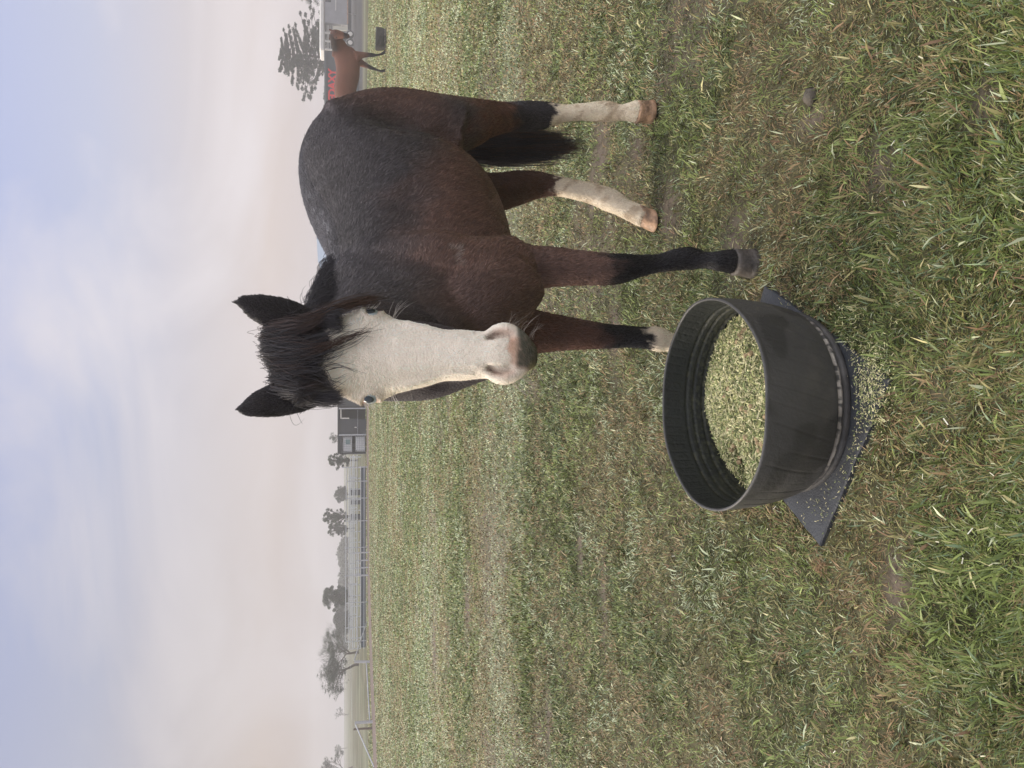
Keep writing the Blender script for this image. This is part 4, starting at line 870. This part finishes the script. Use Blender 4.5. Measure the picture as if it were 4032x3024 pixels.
def tree(kind, Y, px_top, px_base, py_a, py_b, label, cat='tree', group=None, seed=1, mat_l=None, name='tree', dens=1.0):
    """crown spans photo rows px_top..px_base, columns py_a..py_b"""
    rnd = np.random.default_rng(seed); top = P(px_top, (py_a + py_b) / 2, Y); a = P(px_base, py_a, Y); b = P(px_base, py_b, Y); W_ = abs(a[0] - b[0]); x0 = (a[0] + b[0]) / 2
    H = top[2]; zb = max(a[2], .3); root = empty(name, (x0, Y, 0)); tag(root, label, cat, group)
    mb = MB(); cents = []; rads = []; ends = []
    if kind == 'pine':
        mb.tube([(x0, Y, -.1), (x0 + .05, Y, H * .5), (x0, Y, H * .97)], [H * .028, H * .018, H * .004], n=8)
        for i in range(int(46 * dens)):
            t = (i + rnd.random()) / (46 * dens); z = zb + (H - zb) * t; w_ = W_ / 2 * (1 - t) ** .75 * rnd.uniform(.55, 1.1) + .12 * W_ * (t < .95); an = i * 2.4 + rnd.normal(0, .3)
            e = np.array([x0 + w_ * math.cos(an), Y + w_ * math.sin(an) * .9, z + w_ * rnd.uniform(-.05, .35)]); s_ = np.array([x0, Y, z]); mb.tube([s_, (s_ + e) / 2 + [0, 0, .02 * H], e], H * .006, n=4, r1=H * .002, caps=False)
            for q in (.2, .4, .6, .82, 1.0): cents.append(s_ + (e - s_) * q); rads.append(H * .042 * (1.1 - .3 * t) * rnd.uniform(.7, 1.2))
        V, Fq = leaf_cloud(cents, rads, int(14000 * dens), H * .013, seed, .5)
    elif kind == 'round':
        mb.tube([(x0, Y, -.1), (x0, Y, zb * .8), (x0 + .1, Y, (zb + H) / 2)], [H * .035, H * .028, H * .015], n=8)
        for i in range(int(64 * dens)):
            an = rnd.uniform(0, 6.28); el = rnd.uniform(-.9, 1.0); rr_ = rnd.uniform(.35, .98) * W_ / 2; zc = (zb + H) / 2 + el * (H - zb) * .46; rr_ *= math.sqrt(max(.05, 1 - (el * .9) ** 2)); c = np.array([x0 + rr_ * math.cos(an), Y + rr_ * math.sin(an), zc])
            cents.append(c); rads.append(W_ * rnd.uniform(.06, .12)); s_ = np.array([x0, Y, zb + (zc - zb) * .3]); mb.tube([s_, (s_ + c) / 2 + [0, 0, .1], c], H * .010, n=4, r1=H * .003, caps=False)
        cents.append(np.array([x0, Y, (zb + H) / 2])); rads.append(W_ * .26); cents += cents[-1:] * 9; rads += rads[-1:] * 9
        V, Fq = leaf_cloud(cents, rads, int(14000 * dens), W_ * .02, seed, .85)
    elif kind == 'bare':
        for q in range(2 if dens > 1 else 1):
            sx_ = x0 + (W_ * .10 * (q * 2 - 1) if dens > 1 else 0)
            branch(mb, np.array([sx_, Y, -.1]), np.array([(.10 * (q * 2 - 1)) if dens > 1 else 0, 0, 1.6]), H * .36, H * .040, 5 if dens > .7 else 4, rnd, ends, .62, .04, 5, 3)
        pts = np.array(ends); r2 = rnd.integers(0, len(pts), int(4200 * dens)); n = len(r2); p = pts[r2]; d = rnd.normal(0, 1, (n, 3)); d[:, 2] = np.abs(d[:, 2]) * .6; d /= np.linalg.norm(d, axis=1, keepdims=True); L = H * rnd.uniform(.03, .10, (n, 1)); s = np.cross(d, rnd.normal(0, 1, (n, 3))); s /= np.linalg.norm(s, axis=1, keepdims=True); wv = H * .0028
        V = np.stack([p - s * wv, p + s * wv, p + d * L + s * wv * .4, p + d * L - s * wv * .4], 1).reshape(-1, 3); Fq = np.arange(n * 4).reshape(n, 4)
        if dens > 1:
            n2 = 7000; dd_ = rnd.normal(0, 1, (n2, 3)); dd_ /= np.linalg.norm(dd_, axis=1, keepdims=True); pc = np.array([x0, Y, H * .62]) + dd_ * (rnd.random((n2, 1)) ** .6) * [W_ * .5, W_ * .4, H * .36]; pc += (vnoise(pc[:, 0] * 1.3, pc[:, 2] * 1.3, 1, 5, 2)[:, None] - .5) * W_ * .25
            d2 = nrm([0, 0, 1]) * .5 + dd_ + rnd.normal(0, .4, (n2, 3)); s2_ = np.cross(d2, rnd.normal(0, 1, (n2, 3))); s2_ /= np.linalg.norm(s2_, axis=1, keepdims=True); L2 = H * rnd.uniform(.03, .08, (n2, 1)); w2 = H * .002
            V = np.vstack([V, np.stack([pc - s2_ * w2, pc + s2_ * w2, pc + d2 * L2 + s2_ * w2 * .4, pc + d2 * L2 - s2_ * w2 * .4], 1).reshape(-1, 3)]); Fq = np.arange(len(V)).reshape(-1, 4)
        # fit the crown to the outline in the photograph
        allv = np.array(mb.V); zt = allv[:, 2].max(); kx = min(1.0, W_ * .5 / max(.01, np.percentile(np.abs(allv[:, 0] - x0), 98))); sc3 = np.array([kx, kx, H * .97 / zt]); o3 = np.array([x0, Y, 0]); mb.V = [tuple((v - o3) * sc3 + o3) for v in allv]; V = (V - o3) * sc3 + o3
    mb.build('trunk', M_bark if kind != 'bare' else M_twig, root, True)
    link('crown', new_mesh('crown', V, Fq, mat_l or M_leafd), root)
    return root
tree('pine', 84, 1104, 1300, 60, 400, 'tall dark pine tree rising behind the trailer and the dark shed', seed=3, mat_l=M_pine, name='pine_tree', dens=1.7)
tree('round', 92, 1224, 1350, 95, 215, 'rounded dark evergreen tree just behind the roof of the trailer', seed=4, mat_l=M_pine, dens=.9)
tree('bare', 88, 1148, 1300, -90, 10, 'bare brown tree top peeping in over the right end of the trailer', seed=5, dens=.6)
tree('round', 64, 1292, 1385, 1778, 1848, 'small dark tree right beside the shed with the white tanks', seed=6, group='trees beyond the fence')
tree('bare', 78, 1296, 1380, 1686, 1745, 'faint leafless tree poking up over the roof of the tank shed', seed=7, dens=.6, group='trees beyond the fence')
tree('round', 100, 1316, 1372, 1912, 1982, 'hazy grey green tree between the small dark tree and the big double crowned tree', seed=8, mat_l=M_leafg, group='trees beyond the fence')
tree('round', 76, 1268, 1380, 1995, 2070, 'taller half of the dense double crowned tree behind the rails', seed=9, group='trees beyond the fence')
tree('round', 80, 1288, 1375, 2050, 2112, 'lower half of the dense double crowned tree behind the rails', seed=10, mat_l=M_leafg, group='trees beyond the fence')
tree('round', 78, 1272, 1375, 2296, 2402, 'ragged dark gum tree standing left of centre behind the rail fence', seed=12, group='trees beyond the fence', dens=1.1)
tree('round', 96, 1318, 1395, 2380, 2500, 'pale hazy broad bush between the gum tree and the leafless tree', seed=13, mat_l=M_leafg, group='trees beyond the fence')
tree('bare', 62, 1248, 1390, 2470, 2720, 'big leafless spreading tree with twin trunks left of the fence end', seed=17, name='bare_tree', dens=1.6)
tree('bare', 95, 1262, 1370, 2975, 3070, 'leafless hazy tree at the far left on the horizon', seed=15, name='bare_tree', dens=.8)
tree('round', 190, 1318, 1345, 2930, 2965, 'tiny round tree lost in fog on the left horizon', seed=16, mat_l=M_leafg, dens=.5)
tree('bare', 150, 1318, 1350, 2790, 2840, 'pair of ghostly thin leafless stems far out in the fog', seed=18, mat_l=M_leafg, dens=.5)
# far wood in the fog
cents = []; rads = []; rw = np.random.default_rng(33)
for py in np.arange(2125, 2560, 6.0):
    Yw = 150 + rw.uniform(-8, 8); tp = np.interp(py, [2125, 2160, 2200, 2230, 2290, 2330, 2560], [1350, 1336, 1334, 1345, 1336, 1338, 1330]) + rw.uniform(0, 6)
    for q in range(3): p = P(tp + q * 9 + 4, py, Yw); cents.append(p); rads.append(.8)
V, Fq = leaf_cloud(cents, rads, 9000, .28, 5, .9); tag(link('far_wood', new_mesh('far_wood', V, Fq, M_leafg)), 'far off wood fading into the fog behind the yards', 'wood', kind='stuff')

# ---------------------------------------------------------------- right side: trailer, dark lettered shed, blue roofed shed
M_white = mat('white_paint', col=(.72, .70, .66), rough=.5, noise=.08, nscale=2); M_grey = mat('grey_panel', col=(.30, .30, .32), rough=.5, noise=.12, nscale=1.5); M_dark = mat('dark_metal', col=(.045, .05, .06), rough=.6, noise=.2, nscale=3); M_cream = mat('cream_panel', col=(.62, .60, .50), rough=.6); M_tyre = mat('tyre', col=(.03, .03, .03), rough=.8)
M_glass = mat('dark_glass', col=(.03, .035, .045), rough=.15); M_rust = mat('rusty_trim', col=(.38, .25, .17), rough=.8, noise=.3, nscale=6)
def bx(mb, Y, x0, x1, y0, y1, depth, dy=0, bev=0):
    """box whose front face spans photo rows x0..x1, columns y0..y1 at depth Y"""
    a = P(x0, y0, Y); b = P(x1, y1, Y); mb.box(((a[0] + b[0]) / 2, Y + dy + depth / 2, (a[2] + b[2]) / 2), (abs(a[0] - b[0]), depth, abs(a[2] - b[2])), bev=bev); return mb
def part(name, m, parent, Y, x0, x1, y0, y1, depth, dy=0, bev=0): return bx(MB(), Y, x0, x1, y0, y1, depth, dy, bev).build(name, m, parent)
YT = 74
tr = empty('livestock_trailer', P(1392, 60, YT) * [1, 1, 0]); tag(tr, 'long grey livestock trailer with white roof edge and white wheels', 'trailer')
part('roof', M_white, tr, YT, 1258, 1279, -150, 199, 2.6, -.1, .12); part('side_wall', M_grey, tr, YT, 1279.4, 1369, -150, 98, 2.4); part('floor_frame', M_dark, tr, YT, 1370, 1384, -150, 190, 2.2, .1); part('skirt_trim', M_rust, tr, YT, 1366, 1371, -150, 96, .05, -.06)
part('window', M_glass, tr, YT, 1281, 1303, -20, 9, .04, -.05); part('side_rail', M_white, tr, YT, 1321, 1323.5, -150, 42, .04, -.05)
part('rear_wall', M_dark, tr, YT, 1285, 1369, 98, 198, .1, 2.3); part('mudguard_panel', M_cream, tr, YT, 1311, 1369, 101, 122, .1, .0)
for x in (1288, 1293, 1300, 1308, 1345): part('rail', M_white, tr, YT, x - .9, x + .9, 99, 198, .06)
for y in (132, 165, 197): part('upright', M_white, tr, YT, 1279, 1366, y - 1.3, y + 1.3, .08)
for y in (136, 170):
    c = P(1379, y, YT); mb = MB(); mb.tube([c + [0, -.14, 0], c + [0, -.10, 0], c + [0, .12, 0]], [.29, .35, .35], n=28); wl = mb.build('wheel', M_tyre, tr); mb = MB(); mb.tube([c + [0, -.16, 0], c + [0, -.145, 0]], [.15, .22], n=24); mb.build('hub', M_white, wl)
    mb = MB(); mb.tube([c + [.42 * math.cos(a), -.02, .42 * math.sin(a)] for a in np.linspace(.2, 2.9, 9)], .035, n=6); mb.build('mudguard', M_grey, tr)
part('prop_leg', M_grey, tr, YT, 1372, 1402, 53, 56, .1)
YS = 62
M_shed = mat('shed_cladding', col=(.075, .085, .10), rough=.6, noise=.12, nscale=1.2); M_shed2 = mat('shed_upper', col=(.11, .125, .14), rough=.6, noise=.1, nscale=1)
sh = empty('lettered_shed', P(1412, 450, YS) * [1, 1, 0]); tag(sh, 'long dark blue grey shed with big red lettering behind the brown horse', 'shed')
part('wall', M_shed, sh, YS, 1281, 1411, 203, 720, 5); part('fascia', M_shed2, sh, YS, 1277, 1285, 201, 724, 5.2, -.1)
fc = bpy.data.curves.new('lettering', 'FONT'); fc.body = 'FEDAXY'; fc.size = .92; fc.extrude = .012; fc.offset = .035; fc.align_x = 'LEFT'; fc.space_character = .93
fo = bpy.data.objects.new('lettering', fc); COL.objects.link(fo); fo.parent = sh; fp = P(1322, 420, YS) - np.array(sh.location); fo.location = (fp[0], -.04, fp[2]); fo.rotation_euler = (math.pi / 2, 0, 0)
fc.materials.append(mat('red_letters', col=(.85, .035, .045), rough=.5)); bpy.context.view_layer.update(); wL = P(1322, 273, YS)[0] - P(1322, 420, YS)[0]; fo.scale = (wL / max(.1, fo.dimensions[0]),) * 2 + (1,)
fo.scale.y = (P(1291, 420, YS)[2] - P(1321, 420, YS)[2]) / .66
bpy.context.view_layer.update(); lm_ = bpy.data.meshes.new_from_object(fo.evaluated_get(bpy.context.evaluated_depsgraph_get())); lo_ = bpy.data.objects.new('letters', lm_); COL.objects.link(lo_); lo_.parent = sh; lo_.location = fo.location; lo_.rotation_euler = fo.rotation_euler; lo_.scale = fo.scale; bpy.data.objects.remove(fo); lo_.name = 'lettering'
YB = 56; M_roofb = mat('blue_roof', col=(.20, .25, .32), rough=.45, noise=.06, nscale=3)
hs = empty('blue_roofed_shed', P(1415, 980, YB) * [1, 1, 0]); tag(hs, 'low dark shed with a pale blue hipped roof behind the big horse', 'shed')
part('wall', M_shed, hs, YB, 1289, 1414, 770, 1090, 6)
a, b, c, d = P(1287, 760, YB) - [0, .4, 0], P(1290, 1100, YB) - [0, .4, 0], P(1240, 815, YB + 3), P(1252, 1030, YB + 3); off = np.array([0, 6.8, 0])
mb = MB(); mb.add([a, b, b + off, a + off, c, d, a - [0, 0, .12], b - [0, 0, .12], b + off - [0, 0, .12], a + off - [0, 0, .12]], [(0, 1, 5, 4), (1, 2, 5), (2, 3, 4, 5), (3, 0, 4), (6, 7, 1, 0), (7, 8, 2, 1), (8, 9, 3, 2), (9, 6, 0, 3), (9, 8, 7, 6)]); mb.build('roof', M_roofb, hs)

# ---------------------------------------------------------------- tank shed left of the horse's head
YK = 43
M_char = mat('charcoal_cladding', col=(.050, .055, .065), rough=.6, noise=.1, nscale=2); M_gal = mat('galvanised_steel', col=(.48, .50, .54), rough=.45, metal=.3, noise=.12, nscale=10); M_plastic = mat('tank_plastic', col=(.82, .84, .86), rough=.4)
ks = empty('tank_shed', P(1443, 1690, YK) * [1, 1, 0]); tag(ks, 'small charcoal shed with an open bay of white tanks', 'shed')
part('back_wall', M_char, ks, YK, 1334, 1441, 1400, 1788, .06, 1.7); part('roof', M_char, ks, YK, 1329, 1334, 1395, 1791, 2.1, -.05); part('door_panel', M_char, ks, YK, 1336, 1442, 1651, 1710, .06); part('side_wall', M_char, ks, YK, 1336, 1442, 1785, 1788, 1.6, .08); part('fascia', M_char, ks, YK, 1334.5, 1347, 1713, 1785, .05)
for y in (1608, 1712): part('post', M_gal, ks, YK, 1334.5, 1442.5, y - 2, y + 2, .07, -.08)
part('pale_frame', M_white, ks, YK, 1340, 1344.5, 1612, 1649, .04, .0); part('pale_frame', M_white, ks, YK, 1345, 1375, 1645, 1649, .04, .0)
part('door_handle', M_white, ks, YK, 1396, 1404, 1681, 1684, .03, -.035); part('rail', M_gal, ks, YK, 1408, 1409, 1614, 1709, .03, -.06)
part('wall', M_char, ks, YK, 1336, 1441, 1400, 1600, .06)
def tote(x0, x1, y0, y1, label, green):
    a = P(x0, y0, YK); b = P(x1, y1, YK); cx = (a[0] + b[0]) / 2; w_ = abs(a[0] - b[0]); h = a[2] - b[2]; r = empty('water_tank', (cx, YK + .06 + w_ / 2, b[2])); tag(r, label, 'water tank', 'caged white tanks stacked in the shed')
    mb = MB(); mb.box((cx, YK + .06 + w_ / 2, b[2] + h * .5), (w_ * .92, w_ * .92, h * .84), bev=.03); mb.build('tank', M_plastic, r)
    mb = MB(); s = w_ / 2; y0_ = YK + .06
    for i in range(9): x = cx - s + w_ * i / 8; mb.tube([(x, y0_ - .01, b[2] + .03), (x, y0_ - .01, a[2])], .013, n=6)
    for i in range(6): z = b[2] + .04 + (h - .05) * i / 5; mb.tube([(cx - s, y0_ - .022, z), (cx + s, y0_ - .022, z)], .013, n=6); mb.tube([(cx + s + .005, y0_, z), (cx + s + .005, y0_ + w_, z)], .013, n=6); mb.tube([(cx - s - .005, y0_, z), (cx - s - .005, y0_ + w_, z)], .013, n=6)
    mb.build('cage', M_gal, r); mb = MB()
    for i in (-1, 0, 1): mb.box((cx + i * w_ * .4, y0_ + w_ / 2, b[2] + .0), (w_ * .12, w_, .05))
    mb.build('pallet', M_dark, r)
    if green: bx(MB(), YK + .02, 1361, 1379, 1731, 1749, .01, .0).build('label_plate', mat('label_plate', col=(.16, .24, .25), rough=.5), r)
tote(1347, 1388, 1720, 1780, 'caged white tank stacked on top, with a grey green plate', True)
tote(1400, 1439, 1719, 1777, 'caged white tank standing underneath the upper one in the shed bay', False)

# ---------------------------------------------------------------- steel yard fences
M_blue = mat('blue_sheeting', col=(.055, .075, .11), rough=.5, noise=.15, nscale=4)
def yard(Y, posts, rails, y0, y1, label, name='rail_fence', panel=None, r=.022, slope=0.0):
    rt_ = empty(name, P(1443, (y0 + y1) / 2, Y) * [1, 1, 0]); tag(rt_, label, 'fence')
    for y, top in posts:
        p = P(top, y, Y); mb = MB(); mb.tube([(p[0], Y, -.05), (p[0], Y, p[2])], r * 1.3, n=8); mb.build('post', M_gal, rt_)
    for x, ya, yb, xb in rails: mb = MB(); mb.tube([P(x, ya, Y - .03), P((x + xb) / 2, (ya + yb) / 2, Y - .03), P(xb, yb, Y - .03)], r, n=6); mb.build('rail', M_gal, rt_)
    if panel: bx(MB(), Y, panel[0], panel[1], panel[2], panel[3], .03, .06).build('sheet_panel', M_blue, rt_)
    return rt_
yard(41.5, [(1841, 1346), (1896, 1366), (1963, 1362), (2053, 1361), (2158, 1358), (2268, 1357), (2375, 1360), (2473, 1360), (2528, 1362)], [(1364, 1843, 2528, 1360), (1375, 1843, 2555, 1373), (1392, 1790, 2555, 1390), (1406, 1790, 2528, 1404), (1421, 1835, 2555, 1420), (1434, 1835, 2555, 1433)], 1790, 2555, 'long galvanised rail fence with dark blue sheeting along its foot', panel=(1421, 1440, 1838, 2550))
yard(40, [(2178, 1387), (2208, 1396), (2237, 1397), (2268, 1395)], [(1396, 2178, 2268, 1397), (1412, 2178, 2268, 1412)], 2178, 2268, 'short pale gate panel leaning against the long rail fence', 'gate_panel', r=.028)
yard(55, [(y, 1378) for y in range(1800, 2560, 42)], [(1380, 1795, 2550, 1379), (1388, 1795, 2550, 1387), (1397, 1795, 2550, 1396), (1407, 1795, 2550, 1407)], 1795, 2550, 'second row of pale stock yard rails behind the long fence', 'yard_panels', r=.03)
yard(70, [(y, 1372) for y in range(1880, 2480, 60)], [(1374, 1870, 2480, 1374), (1383, 1870, 2480, 1383)], 1870, 2480, 'hindmost row of hazy stock yard rails', 'yard_panels', r=.04)
for i, (x0, x1, y0, y1, lb) in enumerate(((1380, 1398, 1928, 1952, 'dark square feed bin nearest the tank shed in the yards'), (1383, 1397, 1968, 1988, 'dark feed bin second from the tank shed in the yards'), (1384, 1399, 2030, 2048, 'dark feed bin furthest from the tank shed in the yards'))):
    a = P(x0, y0, 57); b = P(x1, y1, 57); r_ = empty('feed_bin', ((a[0] + b[0]) / 2, 57.4, 0)); tag(r_, lb, 'bin', 'dark bins in the yards'); w_ = abs(a[0] - b[0])
    mb = MB(); mb.box(((a[0] + b[0]) / 2, 57.4, a[2] / 2), (w_, .6, a[2]), bev=.03); mb.build('bin_body', M_dark, r_); mb = MB(); mb.box(((a[0] + b[0]) / 2, 57.4, a[2] + .03), (w_ * 1.06, .66, .05)); mb.build('lid', M_grey, r_)
# strainer posts with braces
bf = empty('brace_fence', G(1456, 2720)); tag(bf, 'low fence of two thick pale strainer posts with slanting braces', 'fence'); bf.location.z = 0
pA, pB = G(1456, 2606), G(1467, 2842)
for p, (px, py) in ((pA, (1395, 2606)), (pB, (1397, 2846))):
    t_ = P(px, py, p[1]); mb = MB(); mb.tube([p - [0, 0, .1], t_], .065, n=12); mb.build('post', M_gal, bf)
pts_b = ((P(1395, 2600, pA[1]), G(1446, 2444)), (P(1399, 2851, pB[1]), G(1473, 3020)))
for a, b in pts_b: mb = MB(); mb.tube([a, (a + b) / 2, b], .03, n=8); mb.build('brace', M_gal, bf)
mb = MB(); mb.tube([P(1443, 2610, pA[1]), P(1456, 2836, pB[1])], .03, n=8); mb.build('rail', M_gal, bf)
mb = MB(); mb.tube([P(1381, 2610, pA[1]), P(1386, 2836, pB[1])], .006, n=5); mb.build('wire', M_gal, bf)
dp = G(1466, 2868); mb = MB(); tp_ = P(1392, 2872, dp[1]); mb.tube([dp - [0, 0, .1], (dp + tp_) / 2 + [.01, 0, 0], tp_], [.055, .05, .045], n=10); o = mb.build('fence_post', mat('old_timber', col=(.14, .11, .09), rough=.9, noise=.3, nscale=12)); tag(o, 'dark timber post standing left of the braced pale posts', 'post')

# ---------------------------------------------------------------- fog
hz_m = bpy.data.materials.new('haze'); hz_m.use_nodes = True; t_ = hz_m.node_tree; t_.nodes.clear(); o_ = t_.nodes.new('ShaderNodeOutputMaterial'); v_ = t_.nodes.new('ShaderNodeVolumePrincipled')
v_.inputs['Color'].default_value = (.86, .85, .88, 1); v_.inputs['Density'].default_value = .0030; v_.inputs['Anisotropy'].default_value = 0.0; t_.links.new(v_.outputs[0], o_.inputs['Volume'])
mb = MB(); mb.box((0, 100, 4.5), (700, 300, 11.2)); h_ = mb.build('haze', hz_m); tag(h_, kind='stuff')
